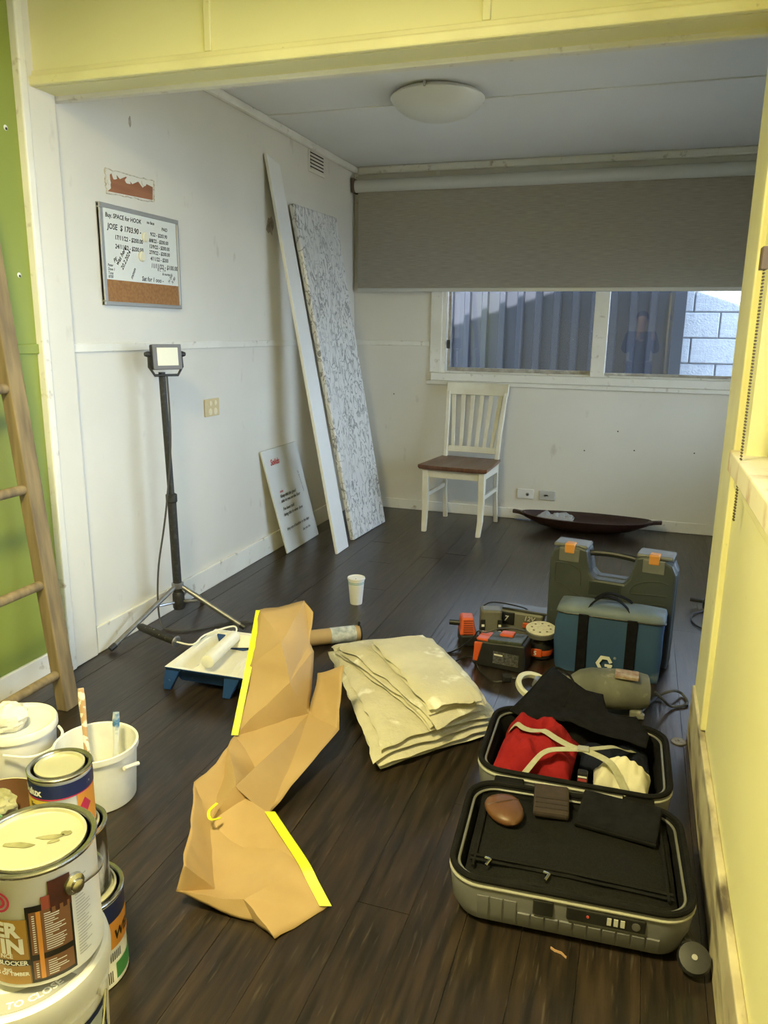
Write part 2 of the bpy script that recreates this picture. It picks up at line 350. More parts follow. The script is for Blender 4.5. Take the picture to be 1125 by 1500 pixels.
struct(MB().box((-8, -8, -.35), (14, 14, -.3)).build('ground', mat('outside_ground', (.22, .20, .17), (.15, .15, .12), rough=.95, scale=3), smooth=0))
STEELB = mat('slate_blue_steel', (.030, .034, .048), (.025, .029, .042), rough=.55, scale=3, c3=(.3, .3, .32), s3=40, lo3=.72, hi3=.8)
fe = thing('steel_fence', 'dark slate blue ribbed steel fence outside the window', 'fence', (0, 6.6, -.3))
prof = []; x = -2.2
while x < 2.26:
    prof += [(x, 0), (x + .085, 0), (x + .097, -.028), (x + .137, -.028)]; x += .149
mb = MB(); mb.loft([[Vector((p[0], p[1], 0)) for p in prof], [Vector((p[0], p[1], 2.15)) for p in prof]], closed=False, cap0=False, cap1=False)
mb.build('ribbed_sheet', STEELB, fe, smooth=0, solid=.002)
MB().box((2.24, -.045, 0), (2.33, .02, 2.15)).build('fence_post', STEELB, fe, smooth=0, bevel=.004)
MB().box((-2.2, -.04, 2.15), (2.33, .02, 2.19)).build('top_rail', STEELB, fe, smooth=0, bevel=.004)
BLK = [mat('concrete_block_%d' % i, (.33 * k, .36 * k, .41 * k), (.27 * k, .30 * k, .35 * k), rough=.95, scale=30, bump=.6, bscale=70) for i, k in enumerate((1, .94, 1.06))]
MORT = mat('mortar', (.15, .16, .18), rough=.95, bump=.4, scale=40)
bwl = thing('block_wall', 'pale concrete block wall outside beyond the fence end', 'wall', (2.2, 6.72, -.3))
MB().box((0, .012, 0), (2.6, .2, 2.6)).build('mortar_bed', MORT, bwl, smooth=0)
bmesh_cache = {}
for rw in range(13):
    for c in range(8):
        xa = c * .4 - (.2 if rw % 2 else 0); xb = xa + .39
        xa = max(xa, 0); xb = min(xb, 2.6)
        if xb - xa < .03: continue
        key = (round(xb - xa, 3), rnd.randrange(3))
        if key not in bmesh_cache:
            o = MB().box((0, 0, 0), (xb - xa, .19, .19)).build('block', BLK[key[1]], bwl, smooth=0, bevel=.006, seg=1); bmesh_cache[key] = o
        else:
            o = bmesh_cache[key].copy(); COL.objects.link(o)
        o.location = (xa, rnd.uniform(-.004, .003), rw * .2)
# ================================================================ lamps and blinds
OPAL = mat('opal_glass', (.72, .71, .64), rough=.3, spec=.5)
def dome_lamp(loc, label, glass=OPAL):
    t = thing('ceiling_lamp', label, 'lamp', loc)
    MB().lathe([(.19, 0), (.205, -.006), (.205, -.022), (.17, -.024)], 48).build('base_ring', mat('lamp_base', (.7, .69, .64), rough=.4), t)
    MB().lathe([(.222, -.018), (.228, -.026), (.222, -.036), (.20, -.062), (.165, -.088), (.11, -.108), (.05, -.118), (.001, -.12)], 48, cap=False).build('dome', glass, t, smooth=60)
    for a in (.5, 2.6, 4.7):
        MB().box((-.012, -.006, -.03), (.012, .006, -.004), RZ(a) @ T(.218, 0, 0)).build('clip', STEEL, t, smooth=0, bevel=.002)
    return t
dome_lamp((1.0, 3.92, HC), 'unlit round dome ceiling lamp with opal glass')
# lit lamp of the front room, above and behind the viewer
fl = thing('ceiling_lamp', 'lit warm ceiling lamp of the green-walled room', 'lamp', (1.15, .55, HC))
EM = bpy.data.materials.new('lit_diffuser'); EM.use_nodes = True
EM.node_tree.nodes['Principled BSDF'].inputs['Emission Color'].default_value = (1, .84, .28, 1); EM.node_tree.nodes['Principled BSDF'].inputs['Emission Strength'].default_value = 4
MB().lathe([(.20, 0), (.20, -.03), (.19, -.032)], 40).build('base_ring', mat('lamp_base', (.7, .69, .64)), fl)
MB().lathe([(.19, -.032), (.15, -.045), (.001, -.05)], 40, cap=False).build('diffuser', EM, fl)
ld = bpy.data.lights.new('lamp_light', 'AREA'); ld.shape = 'DISK'; ld.size = .4; ld.energy = 108; ld.color = (1, .87, .40)
lo = bpy.data.objects.new('lamp_light', ld); COL.objects.link(lo); lo.parent = fl; lo.location = (0, 0, -.06)
# roller blind on the back window
FAB = mat('taupe_blind_fabric', (.40, .36, .29), (.31, .28, .225), rough=.9, scale=30, stretch=(.4, 1, 9), detail=5)
bl = thing('roller_blind', 'taupe woven roller blind half lowered over the back window', 'blind', (1.4, D - .06, 1.6))
MB().lathe([(.042, -1.37), (.042, 1.42)], 24, T(0, 0, .70) @ RY(math.pi / 2)).build('roller_tube', mat('blind_tube', (.60, .60, .55), rough=.5), bl)
MB().box((-1.352, .0, .012), (1.40, .0015, .70)).build('fabric', FAB, bl, smooth=0)
MB().box((-1.355, -.008, -.012), (1.403, .008, .014)).build('bottom_rail', mat('blind_rail', (.55, .55, .53), rough=.4, metal=.3), bl, smooth=0, bevel=.004)
MB().box((-1.388, -.045, .655), (-1.372, .06, .75)).build('bracket', mat('brown_bracket', (.16, .11, .08), rough=.6), bl, smooth=0, bevel=.003)
# bead chain on the right jamb
ch = thing('blind_chain', 'dark bead chain of a blind hanging on the right jamb', 'chain', (XR - .022, 2.2, 1.0))
mb = MB(); a = Xp(1120, 395, XR - .022); b = Xp(1063, 742, XR - .022); b = Vector((a.x, a.y + .0, b.z)); n = int((a - b).length / .0075)
for off in (0, .012):
    for k in range(n):
        p = a.lerp(b, k / n) + Vector((0, off, 0)); mb.lathe([(.0003, -.0026), (.0022, -.0016), (.0027, 0), (.0022, .0016), (.0003, .0026)], 6, T(*p))
bd = mb.build('beads', mat('bead_brown', (.10, .075, .04), rough=.5), ch, world=True); bd['kind'] = 'stuff'
MB().box((a.x - .01, a.y - .015, a.z), (XR - .0155, a.y + .03, a.z + .05)).build('chain_bracket', mat('brown_bracket', (.16, .11, .08)), ch, world=True, smooth=0, bevel=.002)
# ================================================================ things on the walls
M_YZ = lambda x, y, z: Matrix(((0, 0, 1, x), (1, 0, 0, y), (0, 1, 0, z), (0, 0, 0, 1)))   # flat xy art onto the left wall
def scribble(items, parent, M, thick=.0):
    for (txt, u, v, size, rot, m) in items:
        tm = text_mb(txt, size, .15, size * .022); xform(tm, M @ T(u, v, 0) @ RZ(rot)); tm.build('handwriting', m, parent, smooth=0)
wbd = thing('whiteboard', 'small whiteboard with handwritten payments and a cork strip below', 'whiteboard', (0, 2.62, 1.402))
BW, BH = .54, .385
FRM = mat('silver_frame', (.42, .42, .41), rough=.4, metal=.5)
MB().box((.001, 0, 0), (.012, BW, BH)).build('backing', FRM, wbd, smooth=0)
MB().box((.012, .02, .10), (.014, BW - .02, BH - .018)).build('writing_surface', mat('whiteboard_enamel', (.72, .74, .70), rough=.25), wbd, smooth=0)
MB().box((.012, .02, .016), (.0145, BW - .02, .10)).build('cork_strip', mat('cork', (.34, .17, .06), (.26, .12, .045), rough=.9, scale=80), wbd, smooth=0)
for a, b in (((0, 0), (BW, .016)), ((0, BH - .018), (BW, BH)), ((0, .016), (.02, BH - .018)), ((BW - .014, .016), (BW, BH - .018))):
    MB().box((.001, a[0], a[1]), (.018, b[0], b[1])).build('frame_rail', FRM, wbd, smooth=0, bevel=.003)
for (u, v) in ((.285, .285), (.255, .205)):
    MB().lathe([(.020, 0), (.021, .006), (.016, .010)], 20, T(.014, u, v) @ RY(math.pi / 2)).build('magnet', mat('cream_magnet', (.72, .68, .52), rough=.4), wbd)
scribble([('Buy. SPACE for HOOK', .035, .335, .024, 0, INK), ('no face', .305, .342, .018, 0, INK), ('PAID', .41, .325, .02, 0, INK),
          ('JOSE  $ 1703.90 -', .045, .292, .030, 0, INK), ('17/11/22 - $200.00', .085, .256, .024, 0, INK), ('24/11/22 - $200.00', .085, .222, .024, 0, INK),
          ('9/22 - $203.90', .325, .296, .021, 0, INK), ('8/8/22 - $200.00', .315, .270, .021, 0, INK), ('13/9/22 - $200.00', .312, .246, .021, 0, INK),
          ('27/9/22 - $200.00', .312, .222, .021, 0, INK), ('4/11/22 - $200', .318, .196, .022, 0, INK), ('11/11/22 - $100.00', .32, .166, .026, 0, INK),
          ('was here', .095, .155, .026, .85, INK), ('20.2.2024', .125, .14, .024, .9, INK), ('PE', .075, .165, .022, .5, INK),
          ('Peter', .032, .150, .015, 0, INK), ('Dave 1', .032, .135, .015, 0, INK), ('Tony', .032, .120, .015, 0, INK), ('8700', .032, .106, .015, 0, INK),
          ('mmm', .185, .108, .022, 1.0, INK), ('Sat for 1 ooo -', .25, .108, .026, 0, INK), ('& mortar', .40, .14, .016, 0, INK), ('R C   7 4', .365, .155, .016, 0, INK),
          ('N 200', .45, .108, .018, .9, INK), ('X 80', .475, .106, .018, .8, INK)], wbd, M_YZ(.0146, 0, 0))
def outlet(loc, label, wid, hei, face, dots, color, name='power_outlet', cat='outlet'):
    # face 'x': on the left wall, 'y': on the back wall
    t = thing(name, label, cat, loc); Mf = M_YZ(0, 0, 0) if face == 'x' else Matrix(((1, 0, 0, 0), (0, 0, -1, 0), (0, 1, 0, 0), (0, 0, 0, 1)))
    MB().box((-wid / 2, -hei / 2, .0005), (wid / 2, hei / 2, .010), Mf).build('plate', color, t, smooth=0, bevel=.004)
    for (u, v, r, d, mm, nm) in dots:
        MB().lathe([(r, .009), (r, .009 + d), (r * .8, .010 + d)], 18, Mf @ T(u, v, 0)).build(nm, mm, t)
    return t, Mf
CREAMP = mat('aged_cream_plastic', (.62, .50, .28), rough=.45); CREAML = mat('pale_cream_plastic', (.75, .66, .45), rough=.45)
t, Mf = outlet((0, 3.405, .93), 'aged cream four-dial outlet plate above the work light cord', .135, .088, 'x', [(-.022, .022, .013, .004, CREAML, 'switch'), (.026, .022, .013, .004, CREAML, 'switch'), (-.022, -.02, .017, .002, CREAML, 'socket'), (.026, -.02, .017, .002, CREAML, 'socket')], CREAMP)
t, Mf = outlet((1.325, D, .188), 'white socket plate with a round hole, beside the chair', .12, .072, 'y', [(.015, -.002, .013, .002, GREYM, 'socket'), (.015, -.004, .007, .0035, BLACK, 'hole')], WPLAST)
GREYP = mat('grey_plate_plastic', (.50, .50, .48), rough=.5)
t, Mf = outlet((1.48, D, .188), 'grey antenna socket plate with a stub of cable', .115, .07, 'y', [(-.015, 0, .009, .004, GREYM, 'socket')], GREYP)
MB().tube([(-.015, -.012, 0), (-.005, -.03, .006), (.008, -.035, .004)], .004, 6).build('cable_stub', BLACK, t)
vt = thing('air_vent', 'painted louvred air vent high on the left wall', 'vent', (0, 4.76, 2.265))
MB().box((.0005, -.125, 0), (.006, .125, .145)).build('plate', WHITE, vt, smooth=0, bevel=.002)
for k in range(6):
    MB().box((-.004, -.105, -.0045), (.010, .105, .0045), T(.007, 0, .022 + k * .02) @ RY(.6)).build('louvre', WHITE, vt, smooth=0)
    MB().box((.0055, -.105, .027 + k * .02), (.0068, .105, .034 + k * .02)).build('slot', DARKGAP, vt, smooth=0)
# ================================================================ leaning panels
def leaning(name, label, cat, pts, thick, m, bevel=.003):
    # pts: bottom-left, bottom-right, top-right, top-left on the room side
    a, b, c, d = [Vector(p) for p in pts]; n = (b - a).cross(d - a).normalized()
    if n.x < 0: n = -n
    t = thing(name, label, cat, (a.x, a.y, 0))
    o = MB().hexa([a - n * thick, b - n * thick, c - n * thick, d - n * thick], [a, b, c, d]).build('panel', m, t, world=True, smooth=0, bevel=bevel)
    return t, n
MARB = bpy.data.materials.new('grey_veined_marble_laminate'); MARB.use_nodes = True; nt = MARB.node_tree; b = nt.nodes['Principled BSDF']; b.inputs['Roughness'].default_value = .3
tc = nt.nodes.new('ShaderNodeTexCoord'); n1 = nt.nodes.new('ShaderNodeTexNoise'); n1.inputs['Scale'].default_value = 10; n1.inputs['Detail'].default_value = 9; n1.inputs['Distortion'].default_value = 1.4
mp = nt.nodes.new('ShaderNodeMapping'); mp.inputs['Scale'].default_value = (1.8, 1.8, .9); mp.inputs['Rotation'].default_value = (.7, 0, 0)
r = nt.nodes.new('ShaderNodeValToRGB'); E = r.color_ramp.elements; E[0].position = .44; E[0].color = (.74, .73, .70, 1); E[1].position = .56; E[1].color = (.74, .73, .70, 1)
for p, c in ((.47, .62), (.497, .20), (.512, .24), (.535, .58)): e = E.new(p); e.color = (c, c, c * .97, 1)
nt.links.new(tc.outputs['Object'], mp.inputs[0]); nt.links.new(mp.outputs[0], n1.inputs['Vector']); nt.links.new(n1.outputs['Fac'], r.inputs[0]); n2 = nt.nodes.new('ShaderNodeTexNoise'); n2.inputs['Scale'].default_value = 3.2; n2.inputs['Detail'].default_value = 5; mr2 = nt.nodes.new('ShaderNodeMapRange'); mr2.inputs[1].default_value = .28; mr2.inputs[2].default_value = .52
mx2 = nt.nodes.new('ShaderNodeMixRGB'); mx2.inputs[1].default_value = (.70, .69, .66, 1); nt.links.new(tc.outputs['Object'], n2.inputs['Vector']); nt.links.new(n2.outputs['Fac'], mr2.inputs[0]); nt.links.new(mr2.outputs[0], mx2.inputs[0]); nt.links.new(r.outputs[0], mx2.inputs[2]); nt.links.new(mx2.outputs[0], b.inputs['Base Color'])
leaning('marble_benchtop', 'grey veined marble benchtop slab leaning on the left wall', 'benchtop', [(.385, 4.455, .002), (.42, 4.99, .002), (.038, 5.01, 2.045), (.038, 4.34, 2.035)], .036, MARB, .010)
leaning('white_plank', 'long narrow white painted plank leaning beside the marble slab', 'plank', [(.40, 4.125, .002), (.402, 4.305, .002), (.022, 4.20, 2.215), (.022, 4.035, 2.245)], .018, mat('white_gloss_plank', (.80, .80, .77), rough=.35), .003)
sb, n = leaning('sign_board', 'glossy pale board with handwritten notes leaning low against the wall', 'board', [(.115, 4.03, .002), (.112, 4.51, .002), (.014, 4.38, .632), (.017, 3.90, .632)], .012, mat('glossy_board', (.66, .67, .64), (.60, .60, .56), rough=.12, scale=2), .003)
ex = Vector((-.003, .48, 0)).normalized(); ey = (Vector((.017, 3.90, .63)) - Vector((.115, 4.03, 0))); ey = (ey - ex * ey.dot(ex)).normalized(); ez = ex.cross(ey)
ez = n.copy(); ex = ey.cross(ez).normalized()
MS = Matrix(((ex.x, ey.x, ez.x, 0), (ex.y, ey.y, ez.y, 0), (ex.z, ey.z, ez.z, 0), (0, 0, 0, 1)))
o = Vector((.115, 4.03, 0)) - parent_loc(sb)
MS = T(*(o + ez * .002)) @ MS
scribble([('Solids', -.04, .545, .05, 0, RED), ('note', .02, .37, .024, 0, RED), ('Keep this the good', .02, .34, .028, 0, INK), ('side to you on the floor', .02, .31, .028, 0, INK),
          ("I've been told", .03, .26, .028, 0, INK), ('bring this in when done', .03, .225, .028, 0, INK), ('they are of another in the days', .04, .135, .026, 0, INK), ('See you tho', .25, .085, .024, 0, INK), ('all the best mate', .30, .46, .022, -1.25, mat('grey_marker', (.2, .2, .25)))], sb, MS)
# ================================================================ chair
CHW = mat('cream_chair_paint', (.74, .70, .56), (.66, .61, .46), rough=.4, scale=8)
SEATW = mat('brown_wood_seat', (.17, .075, .04), (.10, .045, .025), rough=.35, scale=8, stretch=(6, 1, 1))
c = thing('dining_chair', 'cream slat-back dining chair with a brown wooden seat', 'chair', (.94, 5.05, 0), math.radians(-4))
def legs(pts, w0, w1): 
    mb = MB(); L = []
    for i, p in enumerate(pts):
        f_ = i / (len(pts) - 1); h = (w0 * (1 - f_) + w1 * f_) / 2; L.append([Vector((p[0] - h, p[1] - h, p[2])), Vector((p[0] + h, p[1] - h, p[2])), Vector((p[0] + h, p[1] + h, p[2])), Vector((p[0] - h, p[1] + h, p[2]))])
    return mb.loft(L)
for sx in (-1, 1):
    legs([(sx * .188, -.215, 0), (sx * .193, -.19, .10), (sx * .193, -.183, .25), (sx * .193, -.183, .425)], .03, .044).build('front_leg', CHW, c, smooth=50, bevel=.004)
    legs([(sx * .188, .255, 0), (sx * .186, .215, .22), (sx * .186, .205, .43), (sx * .192, .235, .62), (sx * .205, .295, .88), (sx * .208, .305, .91)], .030, .028).build('rear_leg', CHW, c, smooth=50, bevel=.004)
    MB().box((sx * .19 - .01, -.17, .235), (sx * .19 + .01, .20, .262)).build('stretcher', CHW, c, smooth=0, bevel=.003)
    MB().box((sx * .19 - .01, -.17, .37), (sx * .19 + .01, .195, .43)).build('apron', CHW, c, smooth=0, bevel=.003)
MB().box((-.18, -.195, .37), (.18, -.175, .43)).build('apron', CHW, c, smooth=0, bevel=.003)
MB().box((-.18, .19, .37), (.18, .21, .43)).build('apron', CHW, c, smooth=0, bevel=.003)
mb = MB()
def st(u, v):
    x_ = (u - .5) * (.47 - .05 * v); y_ = -.235 + v * .455 - .018 * (1 - (2 * u - 1) ** 2) * (1 - v); z_ = .458 - .010 * math.exp(-((u - .3) / .14) ** 2) * math.sin(math.pi * v) - .010 * math.exp(-((u - .7) / .14) ** 2) * math.sin(math.pi * v); return Vector((x_, y_, z_))
N = 18
top = [[st(i / N, j / N) for i in range(N + 1)] for j in range(N + 1)]
mb.grid(st, N, N); mb.grid(lambda u, v: Vector((st(u, v).x * .97, st(u, v).y * .97, .43)), N, N)
ring = [(i, 0) for i in range(N)] + [(N, j) for j in range(N)] + [(N - i, N) for i in range(N)] + [(0, N - j) for j in range(N)]
lp = [st(i / N, j / N) for i, j in ring]; mb.loft([[Vector((p.x * .97, p.y * .97, .43)) for p in lp], [Vector((p.x * 1.005, p.y * 1.005, .443)) for p in lp], lp], cap0=False, cap1=False)
mb.build('seat', SEATW, c, smooth=45)
def bar(z0, z1, y0, y1, wd, thk, bow):
    L = []
    for i in range(9):
        u = i / 8; x_ = (u - .5) * wd; yb = bow * (1 - (2 * u - 1) ** 2); L.append([Vector((x_, y0 + yb - thk / 2, z0)), Vector((x_, y0 + yb + thk / 2, z0)), Vector((x_, y1 + yb + thk / 2, z1)), Vector((x_, y1 + yb - thk / 2, z1))])
    return MB().loft(L)
bar(.885, .968, .30, .325, .445, .024, .022).build('crest_rail', CHW, c, smooth=40, bevel=.004)
bar(.49, .53, .215, .222, .36, .022, .012).build('lower_rail', CHW, c, smooth=40, bevel=.003)
for k in range(6):
    u = (k + .5) / 6; f_ = (u - .5); L = []
    for j in range(8):
        v = j / 7; z_ = .525 + v * .37; x_ = f_ * (.335 + .075 * v); y_ = .22 + .085 * v ** 1.3 + .014 * math.sin(math.pi * v) + .018 * (1 - (2 * u - 1) ** 2); h = .012 + .003 * v
        L.append([Vector((x_ - h, y_ - .005, z_)), Vector((x_ + h, y_ - .005, z_)), Vector((x_ + h, y_ + .005, z_)), Vector((x_ - h, y_ + .005, z_))])
    MB().loft(L).build('back_slat', CHW, c, smooth=40, bevel=.002)
# ================================================================ wooden bowl
DW = mat('dark_carved_wood', (.045, .020, .018), (.025, .012, .011), rough=.4, scale=10, stretch=(1, 6, 1))
bo = thing('wooden_bowl', 'long dark carved wooden bowl with end handles by the back wall', 'bowl', (1.765, 5.265, 0), math.radians(1))
def bowl_loop(hw, hd_, z, n=40): return [Vector((hw * math.cos(a) * (1 if abs(math.cos(a)) < .999 else 1), hd_ * math.sin(a), z + .012 * abs(math.cos(a)) ** 4)) for a in [2 * math.pi * k / n for k in range(n)]]
MB().loft([bowl_loop(.22, .07, .0), bowl_loop(.33, .115, .025), bowl_loop(.42, .150, .065), bowl_loop(.44, .162, .092), bowl_loop(.43, .153, .095), bowl_loop(.40, .135, .065), bowl_loop(.30, .09, .032), bowl_loop(.1, .03, .024)]).build('body', DW, bo, smooth=60)
for sx in (-1, 1):
    MB().loft([[Vector((sx * x_, y_ * w_, z_ + dz)) for y_, dz in ((-1, -.012), (1, -.012), (1, .012), (-1, .012))] for x_, w_, z_ in ((.41, .03, .088), (.45, .02, .096), (.495, .02, .100))]).build('handle', DW, bo, smooth=30, bevel=.005)
PLAS = glassmat('clear_plastic', (.88, .9, .93))
PLASW = mat('clear_plastic_film', (.75, .78, .82), rough=.15, alpha=.35)
pb = tag(pillow(MB(), (1.435, 5.238), (1.69, 5.215), (1.69, 5.325), (1.435, 5.300), .042, .06, 22, 14, 3, .03, 25, 3.0).build('plastic_bag', PLASW, smooth=0), 'crumpled clear plastic bag lying in the wooden bowl', 'plastic bag')
# ================================================================ tripod work light
DKM = mat('dusty_black_metal', (.018, .018, .018), (.05, .05, .045), rough=.5, scale=60, lo=.5, hi=.8)
wk = thing('work_light', 'square floodlight on a black telescopic tripod with grey legs', 'work light', (.148, 2.82, 0))
MB().tube([(0, 0, .085), (-.010, 0, .596)], .0195, 16).build('lower_pole', DKM, wk)
MB().tube([(-.010, 0, .59), (-.026, 0, 1.135)], .0145, 16).build('upper_pole', DKM, wk)
MB().lathe([(.021, -.02), (.025, -.015), (.025, .015), (.018, .02)], 16, T(-.010, 0, .592)).build('collar', DKM, wk)
MB().lathe([(.023, .08), (.027, .09), (.027, .15), (.022, .16)], 16).build('foot_hub', DKM, wk)
MB().lathe([(.022, -.012), (.027, -.01), (.027, .012), (.022, .014)], 16, T(-.001, 0, .19)).build('leg_collar', GREYM, wk)
for (ex_, ey_) in ((.048 - .148, 2.46 - 2.82), (.455 - .148, 2.866 - 2.82), (.075 - .148, 3.13 - 2.82)):
    g = MB().tube([(ex_ * .06, ey_ * .06, .185), (ex_ * .97, ey_ * .97, .017)], .0105, 10).build('leg', mat('grey_leg_tube', (.22, .22, .22), (.15, .15, .15), rough=.4, metal=.5, scale=30), wk)
    MB().tube([(ex_ * .93, ey_ * .93, .024), (ex_, ey_, .0125)], .0122, 10).build('rubber_foot', BLACK, g)
    MB().tube([(ex_ * .06, ey_ * .06, .115), (ex_ * .30, ey_ * .30, .125)], .006, 8).build('brace', GREYM, wk)
HM = T(-.005, 0, 1.198) @ RZ(math.radians(55)) @ RX(math.radians(-4))       # local -y is the front
MB().box((-.062, -.022, -.052), (.062, .016, .052), HM).build('lamp_housing', BLACK, wk, smooth=0, bevel=.006)
MB().box((-.062, -.027, -.052), (.062, -.020, .052), HM).build('bezel', mat('grey_bezel', (.14, .14, .155), rough=.5), wk, smooth=0, bevel=.003)
MB().box((-.045, -.0295, -.036), (.045, -.0265, .038), HM).build('lens', mat('frosted_lens', (.72, .73, .66), rough=.15), wk, smooth=0, bevel=.002)
MB().tube([HM @ Vector(p) for p in ((-.070, 0, .015), (-.072, 0, -.04), (-.05, 0, -.075), (.05, 0, -.075), (.072, 0, -.04), (.070, 0, .015))], .006, 8).build('yoke', DKM, wk)
for sx in (-1, 1): MB().lathe([(.012, 0), (.013, .008), (.008, .022)], 10, HM @ T(sx * .066, 0, .012) @ RY(sx * math.pi / 2)).build('knob', BLACK, wk)
cord = [(.012, -.02, 1.12), (.016, -.02, .95), (.010, -.02, .80), (-.016, -.022, .60), (-.045, -.02, .45), (-.075, -.03, .28), (-.082, -.04, .12), (-.055, -.06, .015), (.02, -.08, .006), (.10, -.04, .006), (.20, .09, .006), (.31, .13, .006), (.37, .05, .006), (.30, -.06, .006)]
def smooth_path(pts, k=6):
    P = [Vector(p) for p in pts]; out = []
    for i in range(len(P) - 1):
        a = P[max(i - 1, 0)]; b = P[i]; c_ = P[i + 1]; d = P[min(i + 2, len(P) - 1)]
        for j in range(k):
            t_ = j / k; out.append(.5 * ((2 * b) + (c_ - a) * t_ + (2 * a - 5 * b + 4 * c_ - d) * t_ ** 2 + (3 * b - a - 3 * c_ + d) * t_ ** 3))
    return out + [P[-1]]
MB().tube(smooth_path(cord), .0042, 7).build('power_cord', mat('grey_cord', (.06, .06, .06), rough=.6), wk)
MB().box((.27, -.085, .001), (.31, -.05, .03)).build('plug', BLACK, wk, smooth=0, bevel=.006)
# ================================================================ wooden ladder
LAD = mat('weathered_timber', (.26, .19, .095), (.15, .11, .06), rough=.8, scale=6, stretch=(6, 6, .6), detail=7)
ld_ = thing('wooden_ladder', 'old timber ladder with round rungs leaning on the green wall', 'ladder', (.225, 2.0, 0))
def rail(y0):
    a = Vector((.214, y0, 0)); b = Vector((.024, y0, 1.94)); MB().hexa([a + Vector((-.022, -.035, 0)), a + Vector((.022, -.035, 0)), a + Vector((.022, .03, 0)), a + Vector((-.022, .03, 0))], [b + Vector((-.022, -.035, 0)), b + Vector((.022, -.035, 0)), b + Vector((.022, .03, 0)), b + Vector((-.022, .03, 0))]).build('rail', LAD, ld_, world=True, smooth=0, bevel=.004)
rail(2.015); rail(1.56)
for z_ in (.135, .46, .79, 1.12, 1.45, 1.78):
    x_ = .214 - .19 * z_ / 1.94; MB().tube([(x_, 1.53, z_), (x_, 2.05, z_)], .0165, 12).build('rung', LAD, ld_, world=True)
# ================================================================ roller tray and roller
BLUE = mat('blue_tray_plastic', (.012, .05, .20), (.02, .07, .25), rough=.4, scale=12, c3=(.7, .7, .62), s3=30, lo3=.66, hi3=.72)
tr = thing('paint_tray', 'blue plastic roller tray coated inside with wet white paint', 'paint tray', (.62, 2.45, 0), math.radians(2))
W2, D2 = .17, .195
def tloop(x0, x1, yh, zf): return [Vector((x0, -yh, zf(x0))), Vector((x1, -yh, zf(x1))), Vector((x1, yh, zf(x1))), Vector((x0, yh, zf(x0)))]
fz = lambda x_: .030 + max(0, (x_ + .03)) * .22
MB().loft([tloop(-.13, .15, .15, lambda x_: .022), tloop(-.155, .165, .18, lambda x_: .082), tloop(-W2, W2 + .01, D2, lambda x_: .084), tloop(-W2, W2 + .01, D2, lambda x_: .090)], cap1=False).build('tray_body', BLUE, tr, smooth=0, bevel=.004)
mb = MB()
mb.loft([tloop(-W2, W2 + .01, D2, lambda x_: .0915), tloop(-.150, .163, .175, lambda x_: .089), tloop(-.128, .150, .15, lambda x_: fz(x_)), ], cap0=False, cap1=False)
mb.grid(lambda u, v: Vector((-.128 + u * .278, -.15 + v * .30, fz(-.128 + u * .278) + fbm((u * 3, v * 3, 1), 3, .003))), 24, 20)
mb.build('paint_coating', WPAINT, tr, smooth=40)
for k in range(4):
    x_ = .03 + k * .03; MB().tube([(x_ + .03, -.14, fz(x_ + .03) + .001), (x_, 0, fz(x_) + .001), (x_ + .03, .14, fz(x_ + .03) + .001)], .0035, 6).build('ramp_ridge', WPAINT, tr)
for (lx, ly) in ((-.145, -.175), (.10, -.175), (-.145, .175), (.10, .175)):
    MB().hexa([Vector((lx - .03, ly - .012, .082)), Vector((lx + .035, ly - .012, .082)), Vector((lx + .035, ly + .012, .082)), Vector((lx - .03, ly + .012, .082))], [Vector((lx - .035, ly - .012 - .012, 0)), Vector((lx - .005, ly - .024, 0)), Vector((lx - .005, ly, 0)), Vector((lx - .035, ly, 0))]).build('leg', BLUE, tr, smooth=0, bevel=.005)
rl = thing('paint_roller', 'paint roller with a black ribbed handle lying in the tray', 'paint roller', (.5, 2.45, .06))
ra, rb_ = Zp(303, 970, .083), Zp(343, 932, .083); rdir = (rb_ - ra).normalized()
MB().tube([ra, ra + rdir * .004, rb_ - rdir * .004, rb_], [.02, .026, .026, .02], 20).build('roller_sleeve', WPAINT, rl, world=True)
ha, hb = Zp(203, 917, .13), Zp(258, 940, .105)
MB().tube([ha, ha.lerp(hb, .08), ha.lerp(hb, .5), ha.lerp(hb, .9), hb], [.010, .016, .017, .016, .013], 14).build('handle', mat('speckled_black_grip', (.015, .015, .015), (.4, .4, .36), rough=.6, scale=90, lo=.66, hi=.72), rl, world=True)
MB().lathe([(.021, -.004), (.024, 0), (.021, .004)], 16, T(*hb) @ (hb - ha).to_track_quat('Z', 'Y').to_matrix().to_4x4()).build('handle_collar', GREYM, rl, world=True)
MB().tube(smooth_path([hb, Zp(283, 944, .104), Zp(300, 930, .108), rb_ + Vector((-.03, .022, .030)), rb_ + Vector((0, .022, .026)), rb_ + Vector((0, .004, .004))], 4), .0035, 8).build('wire_frame', WPAINT, rl, world=True)
# ================================================================ masking paper roll and brown paper
KRAFT = mat('brown_masking_paper', (.43, .295, .14), (.38, .255, .12), rough=.65, scale=5, bump=.15, bscale=14)
mr_ = thing('masking_paper_roll', 'roll of brown masking paper with a black end flange', 'paper roll', (.88, 2.86, 0))
a, b = Vector((.76, 2.775, .036)), Vector((.975, 2.935, .036)); dr = (b - a).normalized()
MB().tube([a, b], .034, 24).build('paper_core', KRAFT, mr_, world=True)
MB().tube([a.lerp(b, .52), a.lerp(b, .93)], .0348, 24).build('label', mat('roll_label', (.62, .64, .64), (.30, .34, .36), rough=.5, scale=40), mr_, world=True)
MB().tube([b, b + dr * .007], .036, 24).build('end_flange', BLACK, mr_, world=True)
MB().tube([b + Vector((0, 0, .03)), b + Vector((0, 0, .046)), b + dr * .004 + Vector((0, 0, .05))], .006, 8).build('cutter_tab', BLACK, mr_, world=True)
def cp(cx, cy, z): return Zp(220 + cx / 2.0833, 820 + cy / 2.0833, z)
